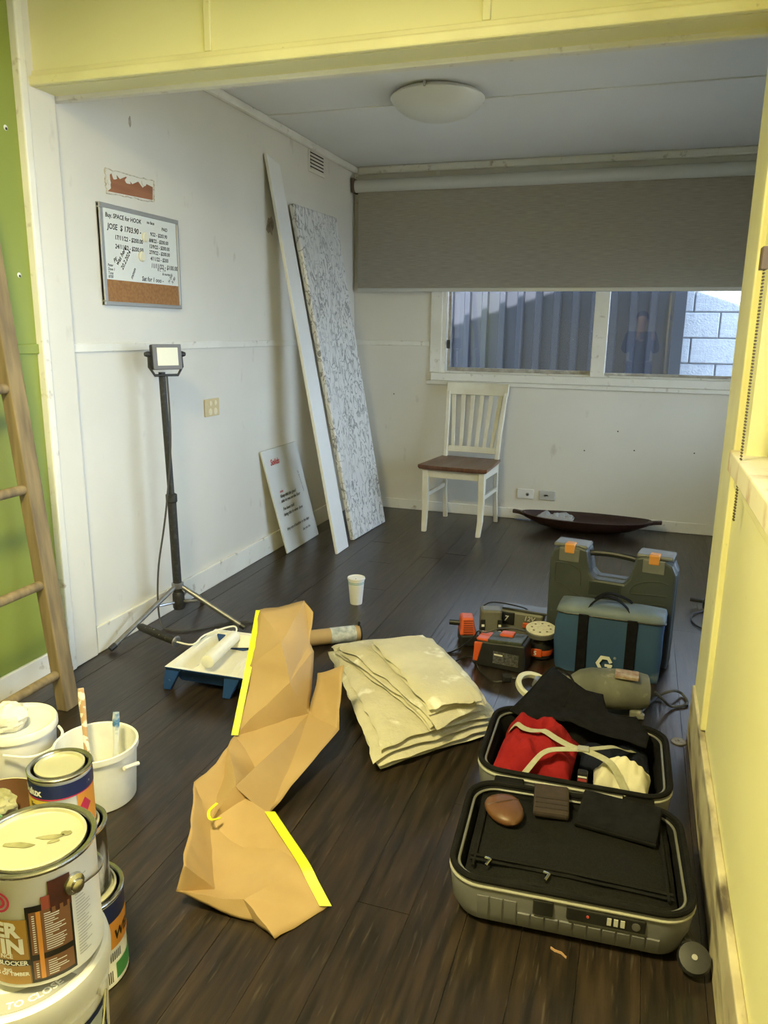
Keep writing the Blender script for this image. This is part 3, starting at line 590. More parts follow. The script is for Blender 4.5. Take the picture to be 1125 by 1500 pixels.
PV = dict(a0=cp(332, 155, .36), a1=cp(470, 122, .395), a2=cp(497, 160, .37), a3=cp(488, 255, .29), a4=cp(420, 375, .215), a5=cp(300, 330, .235), a6=cp(258, 535, .07), a8=cp(400, 250, .325),
          b0=cp(500, 280, .27), b1=cp(490, 470, .10), b2=cp(588, 322, .25), b20=cp(510, 345, .20), b3=cp(577, 515, .09), b4=cp(358, 778, .025), b5=cp(262, 690, .10), b6=cp(183, 795, .03), b7=cp(240, 572, .075), b8=cp(135, 680, .075), b45=cp(330, 640, .03),
          c0=cp(118, 840, .085), c1=cp(105, 930, .10), c2=cp(75, 1018, .035), c3=cp(200, 1008, .012), c4=cp(345, 1003, .055), c5=cp(285, 1028, .05), c6=cp(385, 1158, .003), c7=cp(535, 1058, .003), c8=cp(470, 930, .05), c9=cp(365, 770, .06), c12=cp(315, 1105, .004), c13=cp(500, 1078, .003), c14=cp(290, 880, .008), d1=cp(300, 728, .06), d2=cp(395, 880, .04))
PF = ['a0 a5 a8', 'a0 a8 a1', 'a1 a8 a3', 'a1 a3 a2', 'a8 a5 a4', 'a8 a4 a3', 'a5 a6 a4', 'a3 a4 b0', 'a4 b1 b0', 'a4 a6 b1', 'a6 b7 b45', 'a6 b45 b1', 'b20 b1 b3', 'b20 b3 b2', 'b1 b5 b4', 'b1 b4 b3', 'b7 b5 b45', 'b45 b5 b1', 'b7 b6 b5', 'b7 b8 b6', 'b8 c0 b6', 'b5 b6 d1', 'b5 d1 b4', 'd1 c9 b4', 'b6 c14 d1', 'd1 c14 c9', 'c9 c14 d2', 'c9 d2 c8', 'd2 c14 c4', 'd2 c4 c8', 'b6 c3 c14', 'c14 c3 c4', 'c0 c3 b6', 'c0 c1 c3', 'c1 c2 c3', 'c3 c2 c5', 'c3 c5 c4', 'c2 c12 c5', 'c5 c12 c6', 'c5 c6 c13', 'c5 c13 c4', 'c4 c13 c7', 'c4 c7 c8']
def sheet(name, V, F, m, parent, cuts, amp, sc, thick, zmin=.002):
    keys = list(V); me = bpy.data.meshes.new(name); off = parent_loc(parent)
    me.from_pydata([tuple(V[k]) for k in keys], [], [tuple(keys.index(k) for k in f_.split()) for f_ in F])
    bm = bmesh.new(); bm.from_mesh(me); bmesh.ops.recalc_face_normals(bm, faces=bm.faces)
    bmesh.ops.subdivide_edges(bm, edges=bm.edges, cuts=cuts, use_grid_fill=True)
    for v in bm.verts:
        n = noise.noise_vector(v.co * sc) * amp + noise.noise_vector(v.co * sc * 2.7) * amp * .35; v.co += n; v.co.z = max(v.co.z, zmin); v.co -= off
    bm.to_mesh(me); bm.free(); me.materials.append(m); o = bpy.data.objects.new(name, me); COL.objects.link(o); o.parent = parent
    md = o.modifiers.new('thickness', 'SOLIDIFY'); md.thickness = thick; md.offset = 0
    me.polygons.foreach_set('use_smooth', [True] * len(me.polygons)); me.set_sharp_from_angle(angle=math.radians(22)); return o
pp = thing('brown_paper_sheet', 'long crumpled brown masking paper with yellow tape along its edges', 'paper', (1.1, 1.8, 0))
sheet('paper', PV, PF, KRAFT, pp, 6, .010, 9, .0006)
LIME = mat('yellow_masking_tape', (.62, .66, .02), rough=.5)
def ribbon(path, wid, m, name, parent, lift=.003, side=None):
    P = smooth_path(path, 6); mb = MB(); L = []
    for i, p in enumerate(P):
        d = (P[min(i + 1, len(P) - 1)] - P[max(i - 1, 0)]).normalized(); s_ = side if side else d.cross(Vector((0, 0, 1))).normalized()
        nn = s_.cross(d).normalized(); nn = nn if nn.z > 0 else -nn
        L.append([p - s_ * wid / 2 + nn * lift, p + s_ * wid / 2 + nn * lift, p + s_ * wid / 2 + nn * (lift + .0012), p - s_ * wid / 2 + nn * (lift + .0012)])
    return mb.loft(L).build(name, m, parent, world=True, smooth=40)
vd = (CAM - PV['a5']).normalized() * .006
ribbon([PV['a0'] + vd, PV['a0'].lerp(PV['a5'], .5) + vd, PV['a5'] + vd, PV['a6'].lerp(PV['a5'], .5) + vd, PV['a6'] + vd], .022, LIME, 'tape_strip', pp, 0, CR.copy())
ribbon([PV['c9'] + vd, PV['c9'].lerp(PV['c8'], .5) + vd, PV['c8'] + vd, PV['c8'].lerp(PV['c7'], .5) + vd, PV['c7'] + vd + Vector((0, 0, .002))], .028, LIME, 'tape_strip', pp, .002, CR.copy())
ribbon([cp(205, 745, .075), cp(180, 770, .07), cp(185, 795, .06), cp(215, 790, .05)], .008, LIME, 'tape_end', pp, .002)
# ================================================================ folded drop cloths
CANV = [mat('canvas_drop_cloth_%d' % i, (.62 * k, .58 * k, .44 * k), (.50 * k, .47 * k, .36 * k), rough=.9, scale=7, bump=.35, bscale=60, c3=(.78, .77, .72), s3=11, lo3=.62, hi3=.74) for i, k in enumerate((1, .92, .97))]
def surf(trees, x, y, miss=0.0):                 # height of the highest surface under a point
    z = miss
    for t_ in trees:
        h = t_.ray_cast(Vector((x, y, 1.0)), Vector((0, 0, -1)))
        if h[0] is not None: z = max(z, h[0].z)
    return z
PILE = []
def drape(x, y):
    near = [surf(PILE, x + dx, y + dy) for dx, dy in ((.035, 0), (-.035, 0), (0, .035), (0, -.035), (.025, .025), (-.025, .025), (.025, -.025), (-.025, -.025))]
    close = [surf(PILE, x + dx, y + dy) for dx, dy in ((0, 0), (.009, 0), (-.009, 0), (0, .009), (0, -.009))]
    return max(max(close), .8 * max(near) + .2 * sum(near) / 8)
def cloth(label, quad, z0, n, t_, m, wr, drift, pw_=9):
    c_ = sum((Vector((q[0], q[1], 0)) for q in quad), Vector()) / 4
    t = thing('drop_cloth', label, 'drop cloth', (c_.x, c_.y, z0))
    for k in range(n):
        q = [Vector((*p[:2], 0)) for p in quad]; sh = Vector((drift * math.sin(k * 2.1 + z0 * 40), drift * math.cos(k * 1.7), 0)); q = [c_ + (p - c_) * (1 - .012 * (k % 2)) + sh for p in q]
        mb = pillow(MB(), *q, 0, t_, 40, 40, pw_, wr if k == n - 1 else wr * .3, 5.5, k + z0 * 50, None, .022); half = len(mb.v) // 2
        lift = [drape(v.x, v.y) + .0006 for v in mb.v[:half]]
        mb.v = [Vector((v.x, v.y, v.z + lift[i % half])) for i, v in enumerate(mb.v)]
        PILE.append(BVHTree.FromPolygons([v.copy() for v in mb.v], mb.f)); mb.build('fold', m, t, world=True, smooth=60)
q1 = [Vector((1.385, 1.985, 0)), Vector((1.69, 2.33, 0)), Vector((1.40, 2.80, 0)), Vector((.93, 2.71, 0))]
q2 = [Zp(640, 1072, .11), Zp(722, 1038, .12), Zp(635, 936, .13), Zp(492, 950, .12)]
q3 = [Zp(637, 1047, .155), Zp(722, 1031, .155), Zp(628, 938, .165), Zp(543, 947, .165)]
q2 = [q2[0] + Vector((-.020, .022, 0)), q2[1] + Vector((-.022, .014, 0)), q2[2], q2[3]]; q3 = [q3[0] + Vector((-.020, .020, 0)), q3[1] + Vector((-.034, .018, 0)), q3[2] + Vector((-.012, 0, 0)), q3[3]]
cloth('large cream canvas drop cloth folded at the bottom of the pile', q1, .001, 4, .0255, CANV[0], .012, .012, 7)
cloth('paint-flecked canvas drop cloth folded in the middle of the pile', q2, .098, 3, .0165, CANV[1], .007, .008, 8)
cloth('smallest folded canvas drop cloth lying on top of the pile', q3, .148, 3, .010, CANV[2], .004, .005, 12)
# ================================================================ paper cup
cu_ = thing('paper_cup', 'white takeaway cup with thin teal bands and a lid', 'cup', (.80, 3.37, 0))
MB().lathe([(.029, 0), (.030, .004), (.041, .128)], 32).build('cup_body', WPLAST, cu_)
for z_ in (.106, .113): MB().lathe([(.0302 + .011 * (z_ - .004) / .124 + .0004, z_), (.0302 + .011 * (z_ + .003 - .004) / .124 + .0004, z_ + .003)], 32, cap=False).build('teal_band', mat('teal_print', (.08, .32, .33)), cu_)
MB().lathe([(.043, .126), (.0445, .130), (.043, .136), (.039, .137), (.038, .133), (.001, .133)], 32).build('lid', WPLAST, cu_)
MB().lathe([(.003, .1325), (.003, .1342)], 8, T(.005, -.02, 0)).build('sip_hole', BLACK, cu_)
# ================================================================ open suitcase
SHELL = mat('champagne_shell', (.19, .19, .205), (.165, .165, .18), rough=.4, scale=3)
RIMM = mat('pale_rim', (.50, .49, .44), rough=.3, metal=.4)
LINE = mat('black_lining', (.0055, .0055, .006), (.009, .009, .009), rough=.8, scale=30, bump=.2, bscale=200, spec=.15)
sc = thing('suitcase', 'open champagne hard-shell suitcase with black lining on the floor', 'suitcase', (1.97, 1.895, 0))
def shell(cx, cy, w_, d_, rot, h, name):
    Mx = T(cx, cy, 0) @ RZ(rot)
    def lp(w, d, r, z): return [Mx @ Vector((x_, y_, z)) for x_, y_ in rrect(w, d, r, 8)]
    o = MB().loft([lp(w_ - .09, d_ - .09, .05, .004), lp(w_ - .04, d_ - .04, .06, .012), lp(w_ - .012, d_ - .012, .07, .04), lp(w_, d_, .075, h - .03), lp(w_, d_, .075, h), lp(w_ - .012, d_ - .012, .07, h), lp(w_ - .016, d_ - .016, .068, h - .02), lp(w_ - .05, d_ - .05, .055, .022), lp(w_ - .12, d_ - .12, .03, .018)]).build(name, SHELL, sc, world=True, smooth=40)
    MB().tube(lp(w_ + .001, d_ + .001, .075, h - .012), .0038, 8, closed=True).build('rim_trim', RIMM, o, world=True)
    MB().tube(lp(w_ - .006, d_ - .006, .073, h + .003), .0075, 8, closed=True).build('zip_band', LINE, o, world=True)
    MB().tube(lp(w_ - .035, d_ - .035, .062, h - .006), .0035, 6, closed=True).build('zip_teeth', mat('zip_grey', (.22, .22, .2), rough=.4, metal=.4), o, world=True)
    MB().loft([lp(w_ - .018, d_ - .018, .067, h - .001), lp(w_ - .055, d_ - .055, .055, h - .03), lp(w_ - .065, d_ - .065, .05, .03), lp(w_ - .10, d_ - .10, .03, .026)], cap0=False).build('lining', LINE, o, world=True, smooth=50)
    for k in range(13):
        x_ = -w_ / 2 + .085 + k * (w_ - .17) / 12
        if name == 'lid_shell' and -.12 < x_ < .19: zt = h - .062
        else: zt = h - .035
        MB().loft([[Mx @ Vector((x_ + a_, -d_ / 2 + b_ + e_, z_)) for a_, b_ in ((-.0145, .006), (.0145, .006), (.0125, -.002), (-.0125, -.002))] for z_, e_ in ((.022, .014), (.045, .004), (zt, .0))]).build('rib', SHELL, o, world=True, smooth=30)
    return o, Mx
lid, ML = shell(1.982, 1.678, .535, .392, .06, .125, 'lid_shell')
bas, MBs = shell(1.957, 2.118, .525, .388, .02, .125, 'base_shell')
# lock, latch and hinges on the lid
MB().box((-.072, -.2, .070), (-.028, -.188, .108), ML).build('latch_button', BLACK, lid, world=True, smooth=0, bevel=.003)
lk = MB().box((.0, -.2005, .074), (.165, -.188, .106), ML).build('lock_panel', BLACK, lid, world=True, smooth=0, bevel=.003)
for k in range(3): MB().box((.085 + k * .014, -.2025, .082), (.094 + k * .014, -.200, .099), ML).build('digit_wheel', mat('digit_white', (.5, .5, .48)), lid, world=True, smooth=0)
MB().lathe([(.009, 0), (.009, .002), (.004, .0025)], 14, ML @ T(.145, -.2005, .09) @ RX(math.pi / 2)).build('key_slot', GREYM, lid, world=True)
MB().lathe([(.003, 0), (.003, .002)], 8, ML @ T(.045, -.2005, .092) @ RX(math.pi / 2)).build('red_dot', mat('red_dot', (.5, .08, .07)), lid, world=True)
for x_ in (-.17, .17): MB().box((x_ - .04, .19, .105), (x_ + .04, .245, .122), ML).build('hinge_web', LINE, lid, world=True, smooth=0, bevel=.004)
# mesh divider of the lid
MESHM = mat('black_mesh_fabric', (.007, .007, .007), (.011, .011, .010), rough=.75, scale=220, lo=.45, hi=.55, bump=.2, bscale=300, spec=.12)
def mesh_z(u, v): return .108 + .010 * math.sin(math.pi * u) * math.sin(math.pi * v) + fbm((u * 2, v * 2, 4), 2.2, .006)
MB().grid(lambda u, v: ML @ Vector(((u - .5) * .465, (v - .5) * .325, mesh_z(u, v))), 30, 22).build('mesh_divider', MESHM, lid, world=True, smooth=60, solid=.002)
for pts in ([(-.225, -.115), (0, -.118), (.225, -.13)], [(-.225, -.10), (0, -.103), (.225, -.115)], [(-.215, -.14), (-.215, .14)], [(.215, -.14), (.215, .14)]):
    MB().tube([ML @ Vector((p[0], p[1], .118)) for p in pts], .004, 6).build('piping', LINE, lid, world=True)
for (x_, y_) in ((-.19, -.112), (-.055, -.125)):
    MB().tube([ML @ Vector((x_, y_, .124)), ML @ Vector((x_ + .012, y_ - .006, .126)), ML @ Vector((x_ + .004, y_ - .026, .124))], .0035, 6).build('zip_pull', STEEL, lid, world=True)
# divider flap thrown back behind the base half
def fp(cx, cy, z): return Zp(690 + cx / 3.309, 960 + cy / 3.309, z)
FV = dict(ap=fp(400, 58, .215), l0=fp(190, 270, .135), l1=fp(255, 305, .14), m0=fp(450, 250, .155), r0=fp(560, 170, .185), r1=fp(640, 190, .175), r2=fp(665, 275, .16), e0=fp(800, 305, .15), e1=fp(865, 395, .135), e2=fp(850, 450, .13), b1=fp(620, 380, .145), b2=fp(480, 320, .145))
sheet('divider_flap', FV, ['ap l0 l1', 'ap l1 m0', 'ap m0 r0', 'm0 r2 r0', 'r0 r2 r1', 'l1 b2 m0', 'm0 b2 b1', 'm0 b1 r2', 'r2 b1 e0', 'b1 e1 e0', 'b1 e2 e1'], BLACKF, sc, 5, .006, 14, .004, .13)
MB().tube(smooth_path([FV['l0'], FV['l0'].lerp(FV['ap'], .5), FV['ap'], FV['ap'].lerp(FV['r0'], .6), FV['m0']], 4), .004, 6).build('flap_piping', LINE, sc, world=True)
# wheels
for (p, nm) in ((Vector((2.260, 1.50, .035)), 0), (Vector((1.715, 1.50, .02)), 1)):
    if nm: continue
    wo = MB().lathe([(.012, -.013), (.031, -.011), (.034, -.004), (.034, .004), (.031, .011), (.012, .013)], 24, T(*p) @ RX(.6)).build('wheel', BLACK, sc, world=True)
    MB().lathe([(.006, .0125), (.006, .0155)], 10, T(*p) @ RX(.6)).build('axle_cap', GREYM, wo, world=True)
    MB().tube([p + Vector((0, .01, 0)), p + Vector((-.03, .06, .02))], .018, 10).build('wheel_fork', BLACK, sc, world=True)
# clothes and small things in the case
PACKED = []
def garment(name, label, cat, quad, z0, t_, m, wr, seed, p=4, sag=None, ws=9):
    c_ = sum((Vector((q[0], q[1], 0)) for q in quad), Vector()) / 4
    mb = pillow(MB(), *quad, z0, t_, 40, 34, p, wr, ws, seed, sag); PACKED.append(BVHTree.FromPolygons([v.copy() for v in mb.v], mb.f))
    return tag(mb.build(name, m, smooth=60), label, cat)
REDF = mat('red_fleece', (.27, .016, .020), (.21, .010, .014), rough=.95, spec=.1, scale=12, bump=.3, bscale=90)
garment('red_sweater', 'red fleece sweater bundled under the khaki straps', 'sweater', [Vector((1.735, 1.975, 0)), Vector((1.955, 1.965, 0)), Vector((1.965, 2.200, 0)), Vector((1.755, 2.215, 0))], .0262, .140, REDF, .060, 2.0, 3, None, 11)
NAVY = mat('navy_cloth', (.008, .010, .020), (.013, .015, .028), rough=.9, spec=.1, scale=14, bump=.3, bscale=80)
garment('navy_trousers', 'dark navy folded trousers packed beside the red sweater', 'trousers', [Vector((1.972, 2.080, 0)), Vector((2.175, 2.080, 0)), Vector((2.165, 2.245, 0)), Vector((1.975, 2.245, 0))], .0262, .088, NAVY, .022, 5.0, 3, None, 12)
garment('white_shirt', 'crumpled off-white cotton shirt in the suitcase corner', 'shirt', [Vector((2.02, 1.968, 0)), Vector((2.160, 1.972, 0)), Vector((2.172, 2.074, 0)), Vector((2.015, 2.072, 0))], .0262, .135, mat('offwhite_cotton', (.70, .66, .52), (.62, .58, .45), rough=.85, scale=9, bump=.3, bscale=50), .060, 8.0, 3, None, 14)
# crossed luggage straps, laid over the clothes
STRAP = mat('khaki_webbing', (.42, .41, .31), (.36, .35, .26), rough=.8, scale=80)
def strap(cs, wid, f0, f1):                     # f0, f1: this end is loose and lies on the clothes
    P = smooth_path([fp(*c_) for c_ in cs], 8); N = len(P); side = []; need = []; base = []
    for i, p in enumerate(P):
        d = (P[min(i + 1, N - 1)] - P[max(i - 1, 0)]).normalized(); s_ = d.cross(Vector((0, 0, 1))).normalized(); side.append(s_)
        need.append(max(surf(PACKED, *(p + s_ * wid * f_).to_2d()) for f_ in (-.55, -.3, 0, .3, .55)) + .0012)
    for i, p in enumerate(P):
        k = i / (N - 1); w_ = max((1 - k / .45) if f0 else 0, (1 - (1 - k) / .45) if f1 else 0, 0)
        base.append(max(need[i], p.z * (1 - w_) + max(need[i], .095) * w_))
    for _ in range(6): base = [base[0]] + [max(need[i], (base[i - 1] + base[i] * 2 + base[i + 1]) / 4) for i in range(1, N - 1)] + [base[-1]]
    L = []
    for p, s_, z in zip(P, side, base):
        c_ = Vector((p.x, p.y, z)); L.append([c_ - s_ * wid / 2, c_ + s_ * wid / 2, c_ + s_ * wid / 2 + Vector((0, 0, .0013)), c_ - s_ * wid / 2 + Vector((0, 0, .0013))])
    MB().loft(L).build('strap', STRAP, sc, world=True, smooth=40); return base[-1] if not f1 else base[0]
zs = [strap([(185, 365, .160), (250, 352, .180), (380, 390, .188), (480, 440, .188), (545, 458, .188)], .024, True, False),
      strap([(235, 492, .175), (330, 462, .184), (450, 455, .189), (545, 458, .1895)], .022, True, False),
      strap([(545, 458, .1895), (640, 448, .18), (730, 438, .160), (790, 440, .13)], .018, False, True),
      strap([(545, 458, .188), (640, 500, .186), (720, 560, .175), (805, 660, .150)], .026, False, True)]
bp_ = fp(545, 458, .189)
MB().box((-.016, -.013, 0), (.016, .013, .008), T(bp_.x, bp_.y, max(zs) - .0015) @ RZ(.1)).build('strap_buckle', mat('buckle_grey', (.30, .30, .28), rough=.4), sc, world=True, smooth=0, bevel=.003)
pk = thing('plastic_packet', 'small black printed plastic packet tucked by the white shirt', 'packet', (1.988, 1.985, .0263))
MB().box((-.014, -.012, 0), (.014, .012, .11), RZ(.05)).build('packet_body', mat('glossy_black_film', (.02, .02, .025), rough=.15), pk, smooth=0, bevel=.004)
MB().box((-.012, -.0128, .085), (.012, -.0122, .093), RZ(.05)).build('red_print', mat('red_print', (.4, .06, .06)), pk, smooth=0)
MB().box((-.012, -.0128, .096), (.012, -.0122, .101), RZ(.05)).build('white_print', WPLAST, pk, smooth=0)
LEA = mat('brown_leather', (.13, .055, .022), (.09, .038, .016), rough=.45, scale=14)
q = Zp(738, 1182, .135)
lp_ = thing('leather_pouch', 'brown leather glasses pouch lying on the black mesh', 'pouch', (q.x, q.y, .1170), .5)
mb = MB(); L = []
for z_, k in ((0, .55), (.006, .9), (.016, 1), (.026, .9), (.033, .55)):
    L.append([Vector((math.cos(a_) * .048 * k, math.sin(a_) * .072 * k * (1 - .30 * max(0, math.sin(a_))), z_)) for a_ in [2 * math.pi * j / 28 for j in range(28)]])
mb.loft(L).build('pouch_body', LEA, lp_, smooth=70)
MB().tube([(-.043, .006, .026), (-.02, .0, .0335), (.02, .004, .0335), (.043, .012, .026)], .0022, 6).build('flap_edge', mat('dark_leather', (.05, .02, .01), rough=.5), lp_)
q = Zp(812, 1178, .13)
wt = thing('fabric_wallet', 'dark brown fabric wallet lying beside the leather pouch', 'wallet', (q.x - .008, q.y, .126), .10); wt.rotation_euler.x = .13
MB().box((-.045, -.055, 0), (.045, .055, .022)).build('wallet_body', mat('dark_brown_weave', (.035, .022, .020), (.025, .016, .015), rough=.85, scale=60), wt, smooth=0, bevel=.008)
for k in range(3): MB().box((-.04, -.04 + k * .018, .0215), (.04, -.032 + k * .018, .0235)).build('card_seam', mat('dark_brown_seam', (.022, .014, .013), rough=.8), wt, smooth=0)
q = Zp(890, 1185, .13)
fo = thing('black_folder', 'flat black fabric folder lying across the mesh divider', 'folder', (q.x + .026, q.y - .032, .1275), -.12); fo.rotation_euler.x = .16
MB().box((-.095, -.062, 0), (.10, .062, .016)).build('cover', BLACKF, fo, smooth=0, bevel=.005)
MB().box((-.095, -.066, .003), (.10, -.060, .013)).build('spine', LINE, fo, smooth=0, bevel=.002)
# ================================================================ large tool case
CASE = mat('dark_green_grey_plastic', (.036, .044, .044), (.05, .058, .056), rough=.5, scale=6, c3=(.22, .21, .19), s3=20, lo3=.70, hi3=.82)
GREYC = mat('grey_case_plastic', (.16, .165, .16), (.12, .125, .12), rough=.5, scale=8)
tcx = thing('tool_case', 'large dark plastic tool case with orange latches standing upright', 'tool case', (2.005, 3.17, 0), math.radians(-9))
w_, h_ = .50, .455
poly = [(-.25, .0), (.25, 0), (.252, .40), (.235, .435), (.205, .452), (.13, .462), (.095, .452), (.075, .36), (.055, .335), (-.06, .335), (-.08, .36), (-.10, .455), (-.135, .465), (-.21, .458), (-.238, .44), (-.252, .40)]
MXZ = Matrix(((1, 0, 0, 0), (0, 0, -1, 0), (0, 1, 0, 0), (0, 0, 0, 1)))
MB().prism(poly, .058, MXZ).build('front_half', CASE, tcx, smooth=0, bevel=.010)
MB().prism(poly, .058, T(0, .060, 0) @ MXZ).build('back_half', CASE, tcx, smooth=0, bevel=.010)
MB().tube(smooth_path([(-.10, .0, .425), (-.085, .0, .432), (0, .0, .436), (.085, .0, .428), (.10, .0, .42)], 4), .0125, 10).build('handle', BLACK, tcx)
for sx, x0 in ((-1, -.17), (1, .165)):
    l_ = MB().box((x0 - .042, -.062, .395), (x0 + .042, -.055, .452)).build('latch', GREYC, tcx, smooth=0, bevel=.004)
    MB().box((x0 - .020, -.066, .432), (x0 + .020, -.02, .474)).build('orange_catch', mat('orange_latch', (.60, .25, .05), rough=.5), l_, smooth=0, bevel=.005)
    MB().box((x0 - .07, -.05, .452), (x0 + .07, .055, .468)).build('shoulder_cap', GREYC, tcx, smooth=0, bevel=.006)
def ridge(pts, r=.0028): MB().tube(smooth_path([(p[0], -.0585, p[1]) for p in pts], 4), r, 6).build('raised_ridge', CASE, tcx)
ridge([(-.225, .385), (-.18, .388), (-.13, .37), (-.118, .34), (-.118, .30)]); ridge([(-.225, .30), (-.19, .295), (-.15, .27), (-.10, .25)])
ridge([(.225, .36), (.17, .365), (.11, .345), (.085, .32), (.085, .30)]); ridge([(.225, .27), (.18, .27), (.13, .25)]); ridge([(.085, .30), (.15, .305), (.225, .31)]); ridge([(-.225, .385), (-.225, .30)])
ridge([(-.08, .325), (.045, .325)]); ridge([(-.08, .265), (.045, .265)]); ridge([(-.08, .325), (-.08, .265)]); ridge([(.045, .325), (.045, .265)])
MB().box((-.075, -.0605, .27), (.04, -.057, .32)).build('label_recess', mat('recess_dark', (.02, .025, .026), rough=.6), tcx, smooth=0)
# ================================================================ blue tool bag
BAGB = mat('blue_nylon', (.026, .066, .150), (.032, .08, .17), rough=.6, scale=6, c3=(.25, .29, .29), s3=7, lo3=.64, hi3=.8)
BAGT = mat('grey_blue_nylon', (.16, .20, .23), (.11, .14, .17), rough=.6, scale=8)
bg_ = thing('tool_bag', 'blue nylon tool bag with black straps and a white hexagon G emblem', 'bag', (2.015, 2.995, 0), math.radians(-2))
def bloop(hw, hd_, z, wob=0): return [Vector((x_ + fbm((x_, y_, z), 9, wob), y_ + fbm((y_, x_, z + 3), 9, wob), z)) for x_, y_ in [(a_ * hw / .5, b_ * hd_ / .5) for a_, b_ in [(p[0], p[1]) for p in rrect(1, 1, .12, 4)]]]
def dense(l, n=3): return [l[i].lerp(l[(i + 1) % len(l)], k / n) for i in range(len(l)) for k in range(n)]
MB().loft([dense(bloop(.195, .066, .002)), dense(bloop(.20, .07, .02, .006)), dense(bloop(.204, .072, .12, .010)), dense(bloop(.203, .070, .20, .010)), dense(bloop(.20, .068, .245, .006))]).build('bag_body', BAGB, bg_, smooth=60)
MB().loft([dense(bloop(.203, .072, .243)), dense(bloop(.205, .073, .252, .004)), dense(bloop(.198, .066, .272, .008)), dense(bloop(.15, .04, .283, .006))]).build('bag_lid', BAGT, bg_, smooth=60)
MB().tube(dense(bloop(.204, .0725, .247)), .0035, 6, closed=True).build('zip', BLACK, bg_)
for x_ in (-.098, .085): MB().box((x_ - .019, -.0815, .004), (x_ + .019, -.074, .252)).build('strap', BLACKF, bg_, smooth=0, bevel=.002)
for yy, dx in ((-.06, 0), (.055, .01)):
    hp = smooth_path([(-.098 + dx, yy, .25), (-.075 + dx, yy * .7, .285), (-.03 + dx, yy * .4, .315), (.02 + dx, yy * .4, .308), (.06 + dx, yy * .7, .285), (.085 + dx, yy, .25)], 5)
    MB().loft([[p + Vector((0, -.012, 0)), p + Vector((0, .012, 0)), p + Vector((0, .012, .004)), p + Vector((0, -.012, .004))] for p in hp]).build('carry_handle', BLACKF, bg_, smooth=50)
EMB = mat('white_emblem', (.72, .72, .66), rough=.6)
ME = T(-.008, -.083, .062) @ RX(math.pi / 2)
s_ = .062
MB().prism([(-.50 * s_, 0), (-.22 * s_, .52 * s_), (.30 * s_, .52 * s_), (.52 * s_, .16 * s_), (.34 * s_, .06 * s_), (.20 * s_, .30 * s_), (-.10 * s_, .30 * s_), (-.27 * s_, 0), (-.10 * s_, -.30 * s_), (-.22 * s_, -.52 * s_)], .001, ME).build('emblem', EMB, bg_, smooth=0)
MB().prism([(-.22 * s_, -.52 * s_), (-.10 * s_, -.30 * s_), (.18 * s_, -.30 * s_), (.26 * s_, -.17 * s_), (.06 * s_, -.17 * s_), (.06 * s_, .0), (.52 * s_, .0), (.52 * s_, -.10 * s_), (.30 * s_, -.52 * s_)], .001, ME).build('emblem', EMB, bg_, smooth=0)
tm = text_mb('®', .014); xform(tm, ME @ T(.55 * s_, .40 * s_, .0012)); tm.build('emblem_mark', EMB, bg_, smooth=0)
# ================================================================ dusty grinder and its cord
DUST = mat('dusty_grey_green_body', (.10, .105, .085), (.17, .17, .14), rough=.75, scale=10, c3=(.30, .29, .25), s3=18, lo3=.6, hi3=.75)
gr = thing('angle_grinder', 'dusty grey-green power grinder with a pale ring behind the suitcase', 'grinder', (1.97, 2.62, 0))
GA, GB = Vector((1.775, 2.60, .085)), Vector((2.20, 2.68, .085)); GM = T(*GA) @ (GB - GA).to_track_quat('Z', 'Y').to_matrix().to_4x4()
MB().lathe([(.020, .02), (.026, .03), (.028, .08), (.034, .10), (.036, .125), (.06, .16), (.070, .20), (.072, .30), (.066, .36), (.058, .395), (.02, .405)], 28, GM).build('motor_body', DUST, gr, world=True, smooth=50)
MB().lathe([(.037, .085), (.041, .09), (.041, .105), (.037, .11)], 24, GM).build('gear_collar', GREYM, gr, world=True)
MB().lathe([(.060, -.010), (.068, -.006), (.068, .010), (.060, .014), (.050, .010), (.050, -.006)], 32, T(GA.x + .0, GA.y, .07) @ RY(.3) @ RX(.25), cap=False).build('guard_ring', mat('pale_ring', (.60, .58, .44), rough=.5), gr, world=True)
MB().lathe([(.018, -.01), (.03, 0), (.03, .03), (.02, .035)], 18, T(GA.x + .02, GA.y, .07) @ RY(.3)).build('gear_head', GREYM, gr, world=True)
MB().box((2.05, 2.60, .148), (2.13, 2.66, .161), None).build('rating_label', mat('brown_label', (.24, .13, .08), (.4, .34, .28), rough=.6, scale=50), gr, world=True, smooth=0, bevel=.003)
MB().box((1.98, 2.585, .0), (2.02, 2.685, .03)).build('body_foot', DUST, gr, world=True, smooth=0, bevel=.006)
MB().box((2.11, 2.61, .0), (2.15, 2.70, .03)).build('body_foot', DUST, gr, world=True, smooth=0, bevel=.006)
GC = mat('grey_rubber_cord', (.05, .05, .048), (.09, .09, .085), rough=.6, scale=30)
MB().tube(smooth_path([Vector((2.19, 2.675, .085)), Vector((2.22, 2.70, .05)), Zp(985, 1035, .008), Zp(1015, 1032, .008) + Vector((-.02, 0, 0)), Zp(1008, 1018, .008) + Vector((-.02, 0, 0)), Zp(985, 1012, .03), Zp(960, 1022, .01), Zp(935, 1047, .008), Zp(928, 1052, .012)], 6), .0052, 8).build('power_cord', GC, gr, world=True)
q = Zp(935, 1049, .01); MB().box((q.x - .014, q.y - .01, .002), (q.x + .02, q.y + .01, .022)).build('plug', mat('grey_plug', (.2, .2, .19)), gr, world=True, smooth=0, bevel=.004)
